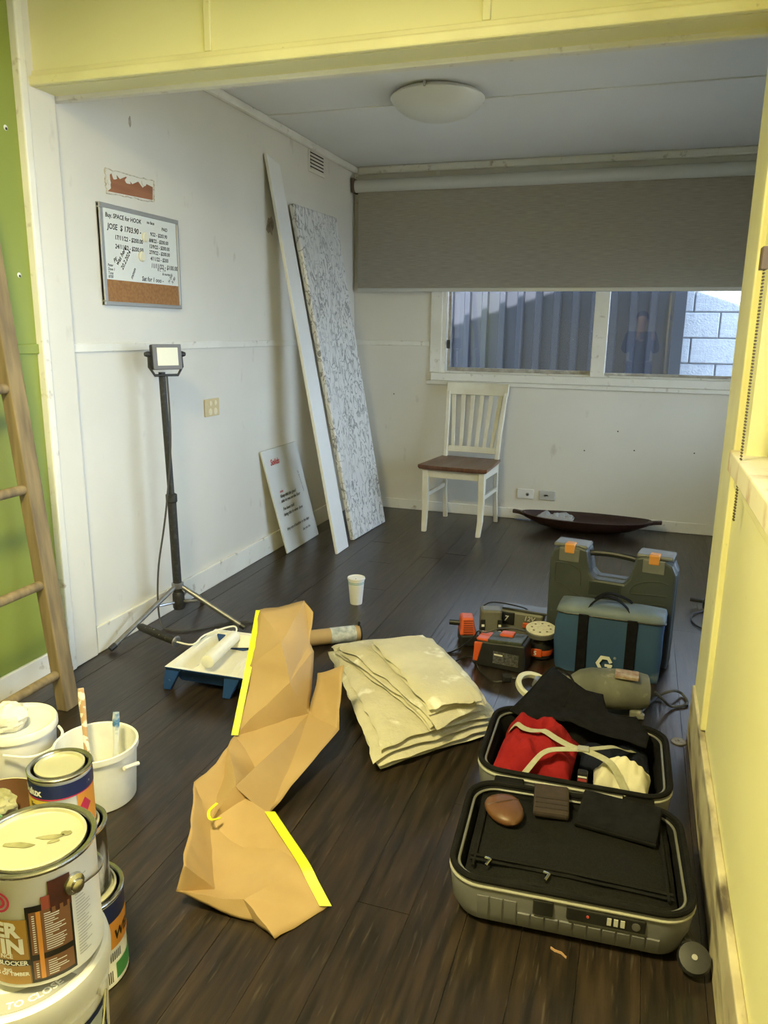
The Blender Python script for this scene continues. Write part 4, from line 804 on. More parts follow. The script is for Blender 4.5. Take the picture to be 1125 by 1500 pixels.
# ================================================================ power tools on the floor
ORG = mat('orange_tool_plastic', (.62, .10, .025), (.55, .085, .02), rough=.45, scale=10)
TGR = mat('grey_tool_plastic', (.16, .155, .125), (.12, .115, .095), rough=.5, scale=12, c3=(.35, .33, .28), s3=30, lo3=.66, hi3=.8)
ot = thing('battery_charger', 'orange and black battery charger with vent slots lying on its side', 'charger', (1.425, 3.075, 0), .35)
MB().box((-.035, -.05, 0), (.045, .06, .055)).build('base', BLACK, ot, smooth=0, bevel=.010)
oc = MB().hexa([Vector((-.038, -.045, .05)), Vector((.03, -.05, .05)), Vector((.035, .05, .05)), Vector((-.035, .055, .05))], [Vector((-.03, -.03, .125)), Vector((.022, -.03, .125)), Vector((.026, .04, .125)), Vector((-.028, .045, .125))]).build('orange_cover', ORG, ot, smooth=0, bevel=.008)
for k in range(7): MB().box((-.022, -.0505 + k * .0026, .058 + k * .009), (.018, -.046 + k * .0026, .061 + k * .009)).build('vent_slot', mat('dark_orange', (.25, .04, .012)), oc, smooth=0)
MB().tube([(-.03, .02, .085), (-.075, .03, .085)], .012, 12).build('stub_handle', BLACK, ot)
bt = thing('battery_pack', 'grey slab-shaped tool battery pack standing behind the charger', 'battery', (1.515, 3.125, 0), .30)
MB().box((-.045, -.035, 0), (.045, .035, .155)).build('pack_body', TGR, bt, smooth=0, bevel=.010)
for x_ in (-.036, .036):
    MB().box((x_ - .010, -.0385, .03), (x_ + .010, -.033, .115)).build('side_rail', BLACK, bt, smooth=0, bevel=.002)
    for k in range(2): MB().box((x_ - .006, -.0400, .055 + k * .028), (x_ + .006, -.038, .065 + k * .028)).build('contact', WPLAST, bt, smooth=0)
gt = thing('cordless_tool', 'grey and black cordless tool marked 12V behind the batteries', 'power tool', (1.620, 3.245, 0), -.10)
MB().hexa([Vector((-.08, -.04, 0)), Vector((.09, -.04, 0)), Vector((.09, .05, 0)), Vector((-.08, .05, 0))], [Vector((-.08, -.035, .12)), Vector((.12, -.03, .12)), Vector((.12, .05, .12)), Vector((-.08, .05, .12))]).build('tool_body', TGR, gt, smooth=0, bevel=.012)
MB().box((-.075, -.0455, .06), (-.01, -.036, .115)).build('black_panel', BLACK, gt, smooth=0, bevel=.003)
MB().box((.03, -.0475, .055), (.085, -.036, .078)).build('orange_badge', ORG, gt, smooth=0, bevel=.003)
MX = lambda x_, y_, z_: T(x_, y_, z_) @ RX(math.pi / 2)
tm = text_mb('12V', .03, .2, .0006); xform(tm, MX(.032, -.0425, .088)); tm.build('lettering', mat('pale_print', (.55, .54, .46)), gt, smooth=0)
tm = text_mb('7', .035, .2, .0006); xform(tm, MX(-.055, -.0462, .075)); tm.build('lettering', mat('pale_print', (.55, .54, .46)), gt, smooth=0)
MB().box((-.07, -.03, .12), (.135, .045, .130)).build('top_plate', mat('dark_top_plate', (.06, .06, .055), rough=.4), gt, smooth=0, bevel=.003)
c2 = thing('charger_dock', 'black twin charger with orange corner trims and a printed rating label', 'charger', (1.605, 2.905, 0), -.12)
MB().hexa([Vector((-.10, -.055, 0)), Vector((.11, -.055, 0)), Vector((.11, .06, 0)), Vector((-.10, .06, 0))], [Vector((-.095, -.05, .105)), Vector((.105, -.05, .118)), Vector((.105, .055, .118)), Vector((-.095, .055, .105))]).build('dock_body', BLACK, c2, smooth=0, bevel=.008)
MB().hexa([Vector((-.104, -.0575, .02)), Vector((-.085, -.0575, .02)), Vector((-.085, -.05, .02)), Vector((-.104, -.05, .02))], [Vector((-.100, -.056, .10)), Vector((-.066, -.056, .102)), Vector((-.066, -.045, .102)), Vector((-.100, -.045, .10))]).build('orange_trim', ORG, c2, smooth=0, bevel=.003)
MB().box((-.095, -.045, .105), (-.045, .04, .116)).build('orange_trim', ORG, c2, smooth=0, bevel=.004)
MB().box((-.005, -.0, .112), (.05, .05, .130), RY(-.06)).build('orange_trim', ORG, c2, smooth=0, bevel=.004)
MB().box((-.04, -.05, .108), (.10, .05, .122), RY(-.06)).build('terminal_block', mat('board_green_black', (.02, .025, .02), (.06, .07, .05), rough=.5, scale=70), c2, smooth=0, bevel=.003)
MB().box((-.02, -.0575, .025), (.085, -.0535, .075)).build('rating_label', mat('dark_label', (.03, .03, .032), (.12, .12, .12), rough=.4, scale=120), c2, smooth=0)
MB().box((-.015, -.0585, .060), (.02, -.0570, .066)).build('label_print', WPLAST, c2, smooth=0)
sd2 = thing('palm_sander', 'black palm sander upturned with a pale perforated sanding disc', 'sander', (1.745, 3.035, 0), 0)
MB().lathe([(.035, 0), (.048, .01), (.050, .06), (.042, .085), (.055, .10), (.060, .112)], 28).build('motor_housing', BLACK, sd2)
MB().lathe([(.058, .108), (.064, .112), (.064, .128), (.060, .132)], 32, RX(.12)).build('backing_pad', mat('grey_pad', (.10, .10, .095), rough=.7), sd2)
dk = MB().lathe([(.061, .132), (.062, .1345), (.060, .136)], 32, RX(.12)).build('sanding_disc', mat('pale_sandpaper', (.66, .62, .47), (.52, .48, .34), rough=.9, scale=60, lo=.45, hi=.7), sd2)
for k in range(8):
    a_ = k * math.pi / 4; MB().lathe([(.0048, .1352), (.0048, .1368)], 10, RX(.12) @ T(.038 * math.cos(a_), .038 * math.sin(a_), 0)).build('dust_hole', mat('hole_brown', (.14, .11, .06)), dk)
MB().lathe([(.0515, .025), (.0525, .028), (.0525, .045), (.0515, .048)], 28, cap=False).build('orange_ring', ORG, sd2)
MB().box((-.03, -.0545, .02), (.012, -.048, .055)).build('badge', ORG, sd2, smooth=0, bevel=.003)
tm = text_mb('5', .026, 0, .001); xform(tm, MX(-.022, -.0552, .028)); tm.build('lettering', WPLAST, sd2, smooth=0)
cords = [[Zp(652, 958, .0035), Zp(672, 950, .012), Vector((1.478, 2.935, .085)), Vector((1.500, 2.928, .121)), Vector((1.535, 2.925, .122)), Vector((1.580, 2.935, .139)), Vector((1.640, 2.945, .144)), Vector((1.690, 2.950, .138))], [Zp(664, 970, .006), Zp(690, 962, .006), Zp(705, 985, .006), Zp(722, 998, .006), Zp(735, 998, .012)], [Zp(705, 890, .14), Zp(720, 882, .16), Zp(750, 886, .16), Zp(775, 895, .12), Zp(772, 915, .05)]]
for c_, th_ in zip(cords, (ot, c2, gt)):
    o = MB().tube(smooth_path(c_, 6), .0032, 7).build('power_cord', BLACK); o.parent = th_; bpy.context.view_layer.update(); o.matrix_parent_inverse = th_.matrix_world.inverted()
q = Zp(742, 998, .0)
pg = thing('power_plug', 'black plug with bright metal pins on the floor before the tools', 'plug', (q.x, q.y, 0), .4)
MB().box((-.018, -.014, .0), (.018, .014, .028)).build('plug_body', BLACK, pg, smooth=0, bevel=.006)
for y_ in (-.006, .006): MB().box((.018, y_ - .0025, .011), (.036, y_ + .0025, .017)).build('pin', STEEL, pg, smooth=0)
# ================================================================ small things by the right jamb
q = Zp(1002, 1088, 0)
fc_ = thing('floor_cap', 'small round metal cap with rings on the floor by the jamb', 'cap', (q.x - .017, q.y, 0))
MB().lathe([(.024, 0), (.024, .003), (.020, .004), (.019, .003), (.012, .003), (.011, .0045), (.001, .0045)], 28).build('disc', mat('dull_metal', (.25, .24, .25), rough=.5, metal=.5), fc_)
MB().lathe([(.004, .004), (.0035, .0065), (.001, .007)], 10).build('screw', STEEL, fc_)
q = Zp(1030, 886, .02)
jt = thing('black_tool_handle', 'black tool handle with a cord lying past the right jamb', 'tool', (q.x, q.y, 0))
MB().tube([(-.06, .02, .035), (.0, .01, .035)], .010, 10).build('grip', BLACK, jt)
MB().lathe([(.012, 0), (.026, .006), (.028, .04), (.018, .055)], 18, T(.022, .0, .0)).build('head', BLACK, jt)
MB().tube(smooth_path([(.02, -.02, .006), (-.05, -.12, .006), (-.06, -.22, .006), (-.02, -.30, .006), (.05, -.30, .006)], 6), .004, 7).build('cord', BLACK, jt)
q = Zp(818, 1396, 0)
tag(MB().loft([[Vector((q.x + x_, q.y + y_ + a_, .001 + b_)) for a_, b_ in ((-.003, 0), (.003, 0), (.002, .003), (-.002, .004))] for x_, y_ in ((-.018, .008), (-.008, .002), (.006, .0), (.018, -.01))]).build('wood_splinter', mat('pale_splinter', (.42, .25, .14), rough=.8), smooth=0), 'short pale wood splinter on the dark boards before the suitcase', 'splinter')
# ================================================================ paint tins and pails
def ang(c, r, z, px):                     # angle on a tin's side that faces the viewer at pixel column px
    base = math.atan2(CAM.y - c[1], CAM.x - c[0]); best = None
    for k in range(-100, 101):
        a = base + k * .0135; e = abs(proj((c[0] + r * math.cos(a), c[1] + r * math.sin(a), z))[0] - px)
        if best is None or e < best[0]: best = (e, a)
    return best[1]
LIDC = mat('tin_lid_gold', (.62, .60, .42), (.55, .53, .36), rough=.35, metal=.6, scale=8)
def tin(name, label, c, z0, r, h, body, lid=LIDC, n=48):
    t = thing(name, label, 'paint tin', (c[0], c[1], z0))
    MB().lathe([(r - .003, 0), (r, .002), (r, .006), (r - .0015, .008), (r - .0015, h - .010), (r, h - .008), (r + .0012, h - .004)], n).build('tin_body', body, t, smooth=40)
    MB().lathe([(r + .0012, h - .005), (r + .002, h - .001), (r, h + .001), (r - .006, h), (r - .008, h - .004), (r - .012, h - .004), (r - .013, h - .0005)], n, cap=False).build('top_rim', STEEL, t, smooth=40)
    MB().lathe([(r - .0125, h - .006), (r - .013, h + .0005), (r - .017, h + .0012), (r - .019, h - .003), (r - .024, h - .0035), (.001, h - .003)], n).build('lid', lid, t, smooth=40)
    return t
def lettering(t, txt, size, r, a0, z, m, bold=0.0, shear=0.0, maxw=None):
    tm = text_mb(txt, size, shear, bold)
    if maxw:
        w0 = text_width(tm); xform(tm, Matrix.Diagonal((maxw / w0, 1, 1, 1)))
    wrap(tm, r, a0, z).build('lettering', m, t, smooth=0)
WLAB = mat('white_label', (.78, .78, .78), (.72, .72, .73), rough=.35, scale=6)
GOLD = mat('gold_label', (.46, .27, .05), (.40, .22, .04), rough=.4, scale=4); BLKL = mat('black_label', (.015, .013, .012), rough=.4); BRN = mat('brown_label_panel', (.22, .10, .045), rough=.45); DBR = mat('dark_timber_picture', (.06, .018, .014), (.12, .03, .02), rough=.4, scale=20)
ORL = mat('orange_label', (.72, .30, .05), rough=.4); NVL = mat('navy_label', (.012, .022, .09), (.02, .03, .11), rough=.4, scale=12, c3=(.6, .6, .6), s3=26, lo3=.62, hi3=.66); GRL = mat('green_label', (.10, .40, .14), rough=.4); PINK = mat('magenta_print', (.55, .03, .10), rough=.4); YLL = mat('yellow_label', (.70, .50, .08), rough=.4)
GREYL = mat('grey_lid_band', (.30, .30, .28), rough=.5); PRW = mat('white_print', (.82, .82, .80), rough=.4); FINE = mat('fine_print', (.45, .45, .45), rough=.5)
# big white pail under the front tin
pc = (1.2, .778); PR = .135
bp2 = thing('paint_pail', 'large white paint pail with a lid under the timber stain tin', 'paint pail', (*pc, 0))
MB().lathe([(.112, 0), (.118, .004), (.128, .29), (.128, .325)], 56).build('pail_body', WPLAST, bp2)
for z0, z1, rr in ((.318, .326, .1325), (.300, .307, .1315)): MB().lathe([(.128, z0), (rr, z0 + .001), (rr, z1), (.128, z1 + .001)], 56, cap=False).build('pail_ring', WPLAST, bp2)
MB().lathe([(.130, .328), (PR + .001, .330), (PR + .002, .352), (PR - .001, .366), (PR - .008, .3685), (PR - .014, .366), (PR - .017, .359), (.001, .359)], 64).build('pail_lid', WPLAST, bp2, smooth=40)
patch(.1295, -1.7, .35, .05, .285).build('navy_label', NVL, bp2, smooth=60); patch(.1298, -.30, .28, .06, .275).build('side_label', mat('pale_blue_label', (.55, .62, .70), rough=.4), bp2, smooth=60)
aa = [-1.5 + .06 * k for k in range(26)]
mb = MB(); mb.loft([[Vector((.074 * math.cos(a_), .074 * math.sin(a_), .3598)) for a_ in aa], [Vector((.112 * math.cos(a_), .112 * math.sin(a_), .3598)) for a_ in aa]], closed=False, cap0=False, cap1=False); mb.build('lid_band', GREYL, bp2, smooth=0)
tm = text_mb('TO CLOSE', .019, 0, .0005); A0 = -1.02
tm.v = [Vector(((.0925 + v.y) * math.cos(A0 + v.x / .0985), (.0925 + v.y) * math.sin(A0 + v.x / .0985), .3603)) for v in tm.v]; tm.v = [Vector(v) for v in tm.v]
R0 = .0985
tm = text_mb('TO CLOSE', .017, 0, .0005); tm.v = [Vector(((R0 + v.y - .006) * math.cos(-.98 + v.x / R0), (R0 + v.y - .006) * math.sin(-.98 + v.x / R0), .3604)) for v in tm.v]
tm.v = [Vector((( (2 * R0 - .0) - math.hypot(v.x, v.y)) * math.cos(math.atan2(v.y, v.x)), ((2 * R0) - math.hypot(v.x, v.y)) * math.sin(math.atan2(v.y, v.x)), v.z)) for v in tm.v]
tm.build('lid_lettering', PRW, bp2, smooth=0)
a_ = ang((1.2, .778), .13, .3, 148); hx, hy = .134 * math.cos(a_), .134 * math.sin(a_)
MB().lathe([(.010, 0), (.010, .006), (.005, .008)], 12, T(hx * .97, hy * .97, .31) @ RZ(a_) @ RY(math.pi / 2)).build('handle_boss', WPLAST, bp2)
tg = Vector((math.sin(a_), -math.cos(a_), 0)); MB().tube(smooth_path([Vector((hx * 1.03, hy * 1.03, .31)), Vector((hx * 1.06, hy * 1.06, .26)) + tg * .03, Vector((hx * 1.03, hy * 1.03, .20)) + tg * .09, Vector((hx * .8, hy * .8, .17)) + tg * .15], 5), .0025, 6).build('wire_handle', STEEL, bp2)
# timber stain tin on the pail
fcx = (1.231, .804); FR = .0875; FZ = .3695; FH = .19
ft = tin('paint_tin', 'timber stain tin with gold and brown label on the white pail', fcx, FZ, FR, FH, WLAB)
A = lambda px, z=.46: ang(fcx, FR, z, px)
R1 = FR + .0004; R2 = FR + .0008; R3 = FR + .0012
patch(R1, A(-20) - 1.2, A(41), .008, .118).build('gold_panel', GOLD, ft, smooth=60)
patch(R2, A(-20) - 1.2, A(41), .040, .050).build('black_stripe', BLKL, ft, smooth=60)
patch(R1, A(40), A(107), .008, .138).build('black_panel', BLKL, ft, smooth=60)
patch(R2, A(45), A(104), .056, .128).build('brown_panel', BRN, ft, smooth=60); patch(R2, A(45), A(104), .014, .046).build('brown_panel', BRN, ft, smooth=60)
patch(R2, A(76), A(107), .120, .172).build('timber_picture', DBR, ft, smooth=60); patch(R2, A(64), A(77), .128, .150).build('timber_picture', mat('red_picture', (.35, .08, .05), rough=.4), ft, smooth=60)
mbp = MB()
rr_ = random.Random(5)
for (zb, n_) in ((.060, 17), (.017, 7)):
    for k in range(n_):
        z_ = zb + k * .0038; a1 = A(66) + rr_.uniform(.10, .34)
        g = patch(R3, A(66), min(a1, A(102)), z_, z_ + .0016, 4); mbp.add(g.v, g.f)
        g = patch(R3, A(48), A(53), z_, z_ + .0018, 1); mbp.add(g.v, g.f)
x_ = mbp.build('printed_lines', PRW, ft, smooth=60); x_['kind'] = 'stuff'
patch(R3, A(55), A(62), .014, .128).build('orange_column', ORL, ft, smooth=60)
mbp = MB()
for k in range(26):
    z_ = .022 + k * .0052; g = patch(R1, A(112), A(128) + rr_.uniform(-.1, .08), z_, z_ + .0016, 4); mbp.add(g.v, g.f)
x_ = mbp.build('printed_lines', FINE, ft, smooth=60); x_['kind'] = 'stuff'
def rtext(t, txt, size, px_end, z, m, r=R3, bold=0.0, A=A):   # lettering that ends at a pixel column
    tm = text_mb(txt, size, 0, bold); wd = text_width(tm); wrap(tm, r, A(px_end) - wd / r, z).build('lettering', m, t, smooth=0)
rtext(ft, 'ER', .034, 31, .090, PRW, bold=.0016); rtext(ft, 'IN', .034, 33, .062, PRW, bold=.0016)
rtext(ft, 'NCE', .0095, 16, .0535, PRW, bold=.0003); rtext(ft, 'BLOCKER', .0105, 38, .0415, PRW, R3, .0004)
rtext(ft, 'ING', .0075, 12, .0300, PRW, bold=.0003); rtext(ft, 'PES OF TIMBER', .0085, 38, .0235, PRW, R3, .0003)
A5 = A(4); mb = MB()
for r0, r1 in ((.0, .0035), (.0065, .0105), (.0135, .0170)):
    for k in range(24):
        g0, g1 = k * math.pi / 12, (k + 1) * math.pi / 12; P4 = []
        for (rr, gg) in ((r0, g0), (r1, g0), (r1, g1), (r0, g1)):
            P4.append(Vector((R3 * math.cos(A5 + rr * math.cos(gg) / R3), R3 * math.sin(A5 + rr * math.cos(gg) / R3), .148 + rr * math.sin(gg))))
        mb.add(P4, [(0, 1, 2, 3)])
mb.build('target_emblem', PINK, ft, smooth=0)
ae = A(112); ex_, ey_ = FR * math.cos(ae), FR * math.sin(ae)
er = MB().lathe([(.017, -.001), (.016, .004), (.010, .007), (.010, .012), (.006, .014)], 22, T(ex_, ey_, .148) @ RZ(ae) @ RY(math.pi / 2)).build('handle_ear', STEEL, ft)
tg = Vector((-math.sin(ae), math.cos(ae), 0)); MB().tube(smooth_path([Vector((ex_ * 1.14, ey_ * 1.14, .148))] + [Vector((FR * 1.06 * math.cos(ae + .25 * k), FR * 1.06 * math.sin(ae + .25 * k), .146 - .006 * k)) for k in range(1, 11)], 5), .0018, 6).build('wire_handle', STEEL, ft)
for (x_, y_, w0, h0, g) in ((.018, .012, .022, .006, .5), (.035, .028, .010, .006, .4), (.030, .005, .010, .005, .8), (-.012, -.02, .026, .007, .3)):
    MB().prism([(w0 * math.cos(k * .5236) * random.uniform(.8, 1.1), h0 * math.sin(k * .5236) * random.uniform(.7, 1.1)) for k in range(12)], .0004, T(x_, y_, FH - .0027) @ RZ(g)).build('finger_smear', mat('lid_smear', (.13, .125, .05), (.22, .21, .10), rough=.8, scale=60), ft, smooth=0)
# tower of three tins
wc = (1.043, 1.086)
wt2 = tin('paint_tin', 'exterior paint tin with orange and navy label at the tower foot', wc, 0, .0875, .20, WLAB)
A = lambda px, z=.1: ang(wc, .0875, z, px)
patch(.0879, -2.6, 1.2, .150, .192).build('navy_band', NVL, wt2, smooth=60); patch(.0879, -2.6, 1.2, .088, .150).build('orange_band', ORL, wt2, smooth=60)
lettering(wt2, 'WEA', .030, .0884, A(167), .105, BLKL, .0010, .2); patch(.0879, A(168), 1.0, .012, .05).build('green_block', GRL, wt2, smooth=60)
for k in range(5): patch(.0883, A(150) + k * .05, A(150) + k * .05 + .025, .012, .040, 1).build('barcode_bar', BLKL, wt2, smooth=0)
for k in range(6): patch(.0883, A(160) + k * .06, A(160) + k * .06 + .04, .060, .080, 1).build('picture_box', mat('print_grey_blue', (.18, .20, .26), rough=.4), wt2, smooth=0)
scx = (1.030, 1.090)
st_ = tin('paint_tin', 'scraped black and silver tin in the middle of the tower', scx, .2015, .072, .143, mat('scraped_black_tin', (.012, .012, .012), (.52, .52, .54), rough=.5, metal=0.0, scale=16, stretch=(1, 1, .35), lo=.48, hi=.62, detail=8))
duc = (1.018, 1.094)
du_ = tin('paint_tin', 'small enamel paint tin with navy band topping the tower', duc, .3460, .06, .1265, WLAB)
A = lambda px, z=.40: ang(duc, .06, z, px)
patch(.0603, -3.2, 1.2, .086, .1145).build('navy_band', NVL, du_, smooth=60); patch(.0604, -3.2, 1.2, .0835, .086).build('red_line', PINK, du_, smooth=60)
rtext(du_, 'Dulux', .021, 64, .092, PRW, .0608, .0009, A); patch(.0603, A(44) - .9, A(72), .02, .082).build('yellow_panel', YLL, du_, smooth=60); lettering(du_, 'Enamel', .014, .0608, A(48), .066, BLKL, .0003)
patch(.0603, A(115), A(134) + .3, .0, .083).build('orange_panel', ORL, du_, smooth=60)
a1 = A(125); mb = MB(); mb.add([Vector((.0609 * math.cos(a1 + du / .06), .0609 * math.sin(a1 + du / .06), .052 + dv)) for du, dv in ((0, -.019), (.015, 0), (0, .019), (-.015, 0))], [(0, 1, 2, 3)]); mb.build('hazard_diamond', PINK, du_, smooth=0)
patch(.0607, A(124), A(132), .010, .026).build('hazard_box', PRW, du_, smooth=60)
tm = text_mb('4', .012, 0, .0004); wrap(tm, .0612, A(126), .0135).build('lettering', BLKL, du_, smooth=0)
# open white bucket with brushes
bc = (.665, 1.612); BR, BHH = .113, .172
wbk = thing('paint_bucket', 'open white plastic bucket with brushes standing in it', 'bucket', (*bc, 0))
MB().lathe([(.098, 0), (.101, .003), (BR - .003, BHH - .02), (BR + .003, BHH - .018), (BR + .003, BHH - .002), (BR, BHH), (BR - .004, BHH - .003), (.097, .012), (.001, .010)], 48).build('bucket_body', mat('painty_white_bucket', (.78, .78, .75), (.68, .68, .64), rough=.45, scale=14), wbk, smooth=40)
MB().lathe([(.099, .03), (.001, .03)], 40, cap=False).build('paint_pool', WPAINT, wbk)
hb_ = ang(bc, BR, .12, 190); tg = Vector((math.cos(hb_), math.sin(hb_), 0)); sdv = Vector((-tg.y, tg.x, 0))
MB().tube([tg * (BR + .006) + Vector((0, 0, .13)) - sdv * .03, tg * (BR + .012) + Vector((0, 0, .118)) + sdv * .022], .006, 8).build('handle', WPLAST, wbk)
def brush(label, top_px, bot, mh, mf, flat):
    tp = Zp(top_px[0], top_px[1], top_px[2]); b = Vector(bot); d = (tp - b); t = thing('paint_brush', label, 'brush', tuple(b)); L = d.length; dn = d.normalized()
    s1 = dn.cross(CF).normalized(); s2 = dn.cross(s1)
    def lp(k, w, th): p = b + d * k; return [p + s1 * w * math.cos(g) + s2 * th * math.sin(g) for g in [j * math.pi / 6 for j in range(12)]]
    MB().loft([lp(.30, .011, .006), lp(.36, .009, .006), lp(.55, .007, .006), lp(.88, .011, .006), lp(1, .009, .005)]).build('handle', mh, t, world=True)
    MB().loft([lp(.17, flat, .007), lp(.31, flat * .75, .008)]).build('ferrule', mf, t, world=True); MB().loft([lp(.0, flat * .9, .004), lp(.10, flat * 1.05, .008), lp(.18, flat, .007)]).build('bristles', WPAINT, t, world=True)
    return t
BRH = mat('paint_smeared_wood', (.45, .28, .14), (.72, .70, .62), rough=.6, scale=45, lo=.48, hi=.56)
brush('tall wooden-handled paint brush smeared white standing in the bucket', (118, 1008, .30), (.655, 1.588, .032), BRH, STEEL, .020)
brush('slim brush with a blue-tipped handle standing in the bucket', (170, 1043, .235), (.70, 1.64, .032), mat('white_blue_handle', (.62, .64, .66), (.05, .16, .36), rough=.5, scale=20, lo=.5, hi=.6), WPLAST, .011)
# lidded pail, plastic parcel, brown dish
lc = (.398, 1.60)
lpx = thing('paint_pail', 'white paint pail with a paint-crusted lid behind the bucket', 'paint pail', (*lc, 0))
MB().lathe([(.092, 0), (.096, .004), (.106, .165), (.106, .178)], 48).build('pail_body', WPLAST, lpx)
MB().lathe([(.107, .170), (.112, .172), (.112, .188), (.108, .195), (.100, .193), (.096, .188), (.001, .188)], 48).build('pail_lid', WPAINT, lpx, smooth=40)
MB().tube(smooth_path([(.10, .055, .165), (.135, .03, .16), (.145, -.02, .145), (.115, -.075, .14), (.05, -.108, .15)], 5), .004, 7).build('handle', WPLAST, lpx)
def blob(center, rx, ry, rz_, seed, amp=.25, n=18):
    mb = MB(); L = []
    for j in range(1, n):
        ph = math.pi * j / n - math.pi / 2; ring_ = []
        for k in range(24):
            g = 2 * math.pi * k / 24; d = Vector((math.cos(ph) * math.cos(g), math.cos(ph) * math.sin(g), math.sin(ph))); s_ = 1 + noise.fractal(d * 2.2 + Vector((seed, 0, 0)), 1, 2, 3) * amp
            ring_.append(Vector((center[0] + d.x * rx * s_, center[1] + d.y * ry * s_, max(center[2] + d.z * rz_ * s_, center[2] - rz_ * .82))))
        L.append(ring_)
    return mb.loft(L)
tag(blob((.40, 1.565, .2205), .055, .055, .040, 3).build('plastic_parcel', mat('milky_plastic', (.72, .70, .58), (.80, .79, .72), rough=.2, scale=12), smooth=25), 'crumpled milky plastic parcel resting on the paint pail lid', 'parcel')
dc = (.515, 1.40)
dsh = thing('brown_dish', 'shallow brown dish with a pale rim beside the paint tins', 'dish', (*dc, 0))
MB().lathe([(.05, 0), (.055, .004), (.095, .05), (.106, .078), (.109, .080), (.104, .080), (.090, .050), (.050, .012), (.001, .010)], 40).build('dish_body', mat('brown_glaze', (.16, .07, .03), (.10, .045, .02), rough=.3, scale=8), dsh, smooth=50)
MB().lathe([(.1055, .079), (.109, .082), (.1035, .0825)], 40, cap=False).build('pale_rim', mat('cream_glaze', (.66, .58, .36), rough=.4), dsh)
tag(blob((dc[0] - .02, dc[1] + .01, .0603), .055, .045, .03, 9, .3).build('paint_rag', mat('olive_rag', (.30, .28, .12), (.45, .43, .24), rough=.8, scale=25), smooth=25), 'olive coloured rag bundled in the brown dish', 'rag')
tag(blob((dc[0] + .035, dc[1] - .045, .0503), .028, .022, .016, 14, .3).build('green_scourer', mat('green_scourer', (.05, .22, .05), (.3, .4, .25), rough=.8, scale=50), smooth=25), 'small green scourer lying in the brown dish', 'scourer')
# ================================================================ the photographer, seen only mirrored in the window pane
def skin(name, V, E_, m, parent, sub=2):
    ks = list(V); me = bpy.data.meshes.new(name); me.from_pydata([V[k][0] for k in ks], [(ks.index(a), ks.index(b)) for a, b in E_], []); me.materials.append(m)
    o = bpy.data.objects.new(name, me); COL.objects.link(o); o.parent = parent; md = o.modifiers.new('skin', 'SKIN'); md.use_smooth_shade = True
    if not me.skin_vertices: return o
    for i, k in enumerate(ks):
        r = V[k][1]; me.skin_vertices[0].data[i].radius = r if isinstance(r, tuple) else (r, r); me.skin_vertices[0].data[i].use_root = (i == 0)
    sm = o.modifiers.new('smooth', 'SUBSURF'); sm.levels = sub; sm.render_levels = sub; return o
SKIN = mat('skin', (.55, .34, .25), (.50, .30, .22), rough=.5, scale=12)
pe = thing('person', 'person in dark clothes holding up a phone, mirrored in the window', 'person', (1.99, -.42, 0))
V = {'pel': ((0, 0, .90), (.145, .10)), 'wai': ((0, 0, 1.02), (.125, .09)), 'che': ((0, .01, 1.20), (.15, .105)), 'nkb': ((0, 0, 1.34), (.07, .06)), 'nk': ((0, .01, 1.40), .048), 'jaw': ((0, .035, 1.455), (.058, .062)), 'hd': ((0, .02, 1.53), (.072, .088)), 'top': ((0, .01, 1.60), (.055, .07))}
E_ = [('pel', 'wai'), ('wai', 'che'), ('che', 'nkb'), ('nkb', 'nk'), ('nk', 'jaw'), ('jaw', 'hd'), ('hd', 'top')]
for s_, k in ((-1, 'l'), (1, 'r')):
    hx_ = .06 + s_ * .100
    V.update({'sh' + k: ((s_ * .165, 0, 1.30), .058), 'el' + k: ((s_ * .205, .12, 1.08), .042), 'wr' + k: ((hx_, .325, 1.27), .027), 'pa' + k: ((hx_ + s_ * .006, .362, 1.300), (.026, .018)),
              'hi' + k: ((s_ * .09, 0, .86), .088), 'kn' + k: ((s_ * .10, .02, .48), .056), 'an' + k: ((s_ * .10, -.02, .09), .036), 'to' + k: ((s_ * .115, .13, .035), .034)})
    E_ += [('che', 'sh' + k), ('sh' + k, 'el' + k), ('el' + k, 'wr' + k), ('wr' + k, 'pa' + k), ('pel', 'hi' + k), ('hi' + k, 'kn' + k), ('kn' + k, 'an' + k), ('an' + k, 'to' + k)]
    for j in range(4):
        V['f%d%s' % (j, k)] = ((hx_ - s_ * .002, .385, 1.345 - j * .021), .0085); V['g%d%s' % (j, k)] = ((hx_ - s_ * .034, .3885, 1.352 - j * .021 - (.004 if j == 3 else 0)), .0075)
        E_ += [('pa' + k, 'f%d%s' % (j, k)), ('f%d%s' % (j, k), 'g%d%s' % (j, k))]
    V['t0' + k] = ((hx_ - s_ * .010, .350, 1.312), .010); V['t1' + k] = ((hx_ - s_ * .036, .3605, 1.318), .0085); E_ += [('pa' + k, 't0' + k), ('t0' + k, 't1' + k)]
bodyo = skin('body', V, E_, SKIN, pe)
CL = mat('dark_jacket', (.015, .017, .025), (.022, .024, .034), rough=.9, scale=20); TRS = mat('dark_trousers', (.012, .012, .015), rough=.9)
gv = lambda ks, d: {k: (V[k][0], tuple(x + d for x in (V[k][1] if isinstance(V[k][1], tuple) else (V[k][1],) * 2))) for k in ks}
skin('jacket', gv(['pel', 'wai', 'che', 'nkb', 'shl', 'ell', 'wrl', 'shr', 'elr', 'wrr'], .014), [('pel', 'wai'), ('wai', 'che'), ('che', 'nkb'), ('che', 'shl'), ('shl', 'ell'), ('ell', 'wrl'), ('che', 'shr'), ('shr', 'elr'), ('elr', 'wrr')], CL, pe)
skin('trousers', gv(['pel', 'hil', 'knl', 'anl', 'hir', 'knr', 'anr'], .012), [('pel', 'hil'), ('hil', 'knl'), ('knl', 'anl'), ('pel', 'hir'), ('hir', 'knr'), ('knr', 'anr')], TRS, pe)
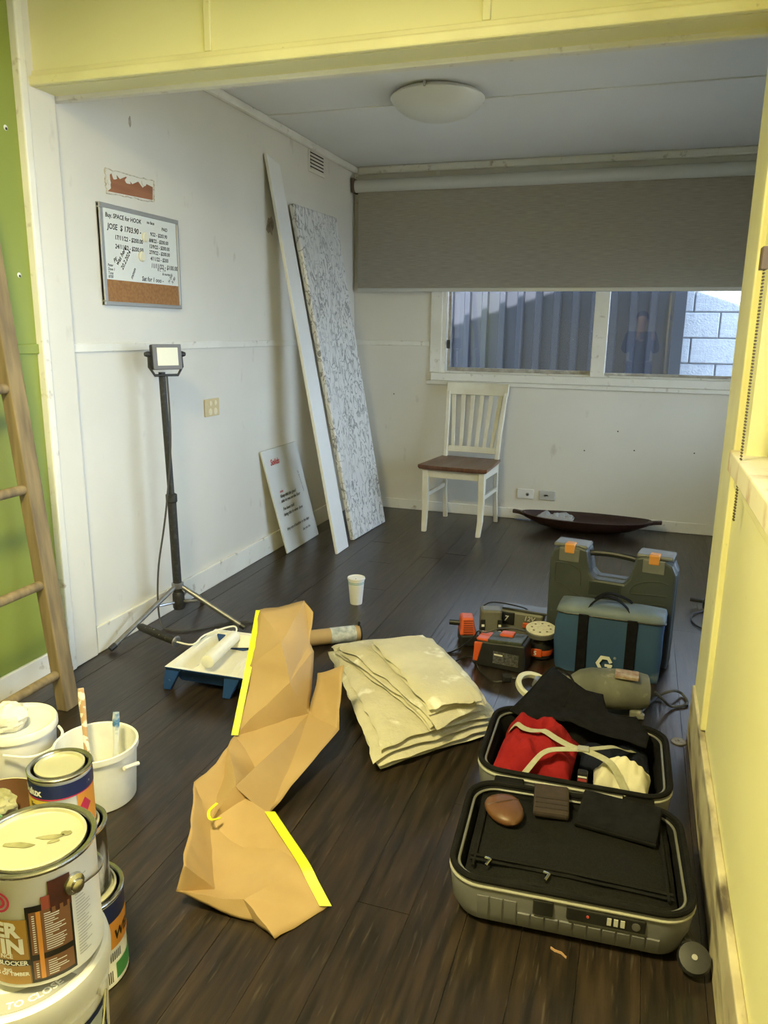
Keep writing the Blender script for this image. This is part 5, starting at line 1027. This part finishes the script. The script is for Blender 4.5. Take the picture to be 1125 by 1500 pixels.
for s_ in (-1, 1):
    MB().lathe([(.002, -.011), (.009, -.007), (.012, 0), (.009, .007), (.002, .011)], 12, T(s_ * .030, .095, 1.525)).build('eye', mat('eye_white', (.7, .7, .68), rough=.2), pe)
    MB().lathe([(.003, -.022), (.012, -.012), (.015, .005), (.010, .022), (.003, .028)], 10, T(s_ * .078, .01, 1.51)).build('ear', SKIN, pe)
    MB().hexa([Vector((s_ * .10 - .045, -.06, 0)), Vector((s_ * .10 + .055, -.06, 0)), Vector((s_ * .115 + .05, .20, 0)), Vector((s_ * .115 - .04, .20, 0))], [Vector((s_ * .10 - .035, -.05, .10)), Vector((s_ * .10 + .045, -.05, .10)), Vector((s_ * .115 + .035, .17, .055)), Vector((s_ * .115 - .03, .17, .055))]).build('shoe', BLACK, pe, smooth=0, bevel=.015)
MB().hexa([Vector((-.014, .095, 1.478)), Vector((.014, .095, 1.478)), Vector((.006, .122, 1.484)), Vector((-.006, .122, 1.484))], [Vector((-.006, .095, 1.53)), Vector((.006, .095, 1.53)), Vector((.004, .102, 1.53)), Vector((-.004, .102, 1.53))]).build('nose', SKIN, pe, smooth=0, bevel=.003)
MB().tube([(-.022, .090, 1.452), (0, .099, 1.450), (.022, .090, 1.452)], .005, 8).build('mouth', mat('lips', (.38, .14, .12), rough=.5), pe)
def hairv(u, v):
    g = 2 * math.pi * u; ph = v * 1.75; fr = max(0, math.sin(g)) * .55; ph = ph * (1 - fr * .55); return Vector((.080 * math.sin(ph) * math.cos(g), .012 + .098 * math.sin(ph) * math.sin(g) - .008, 1.535 + .092 * math.cos(ph)))
MB().grid(hairv, 28, 12).build('hair', mat('dark_hair', (.02, .014, .01), rough=.7), pe, smooth=60, solid=.012)
ph_ = thing('phone', 'black phone held in both hands, mirrored in the window', 'phone', (2.05, -.045, 1.25))
MB().box((-.075, -.005, 0), (.075, .004, .078)).build('case', BLACK, ph_, smooth=0, bevel=.004)
MB().box((-.070, -.0060, .004), (.070, -.0048, .074)).build('screen', mat('phone_screen', (.1, .1, .11), rough=.1), ph_, smooth=0)
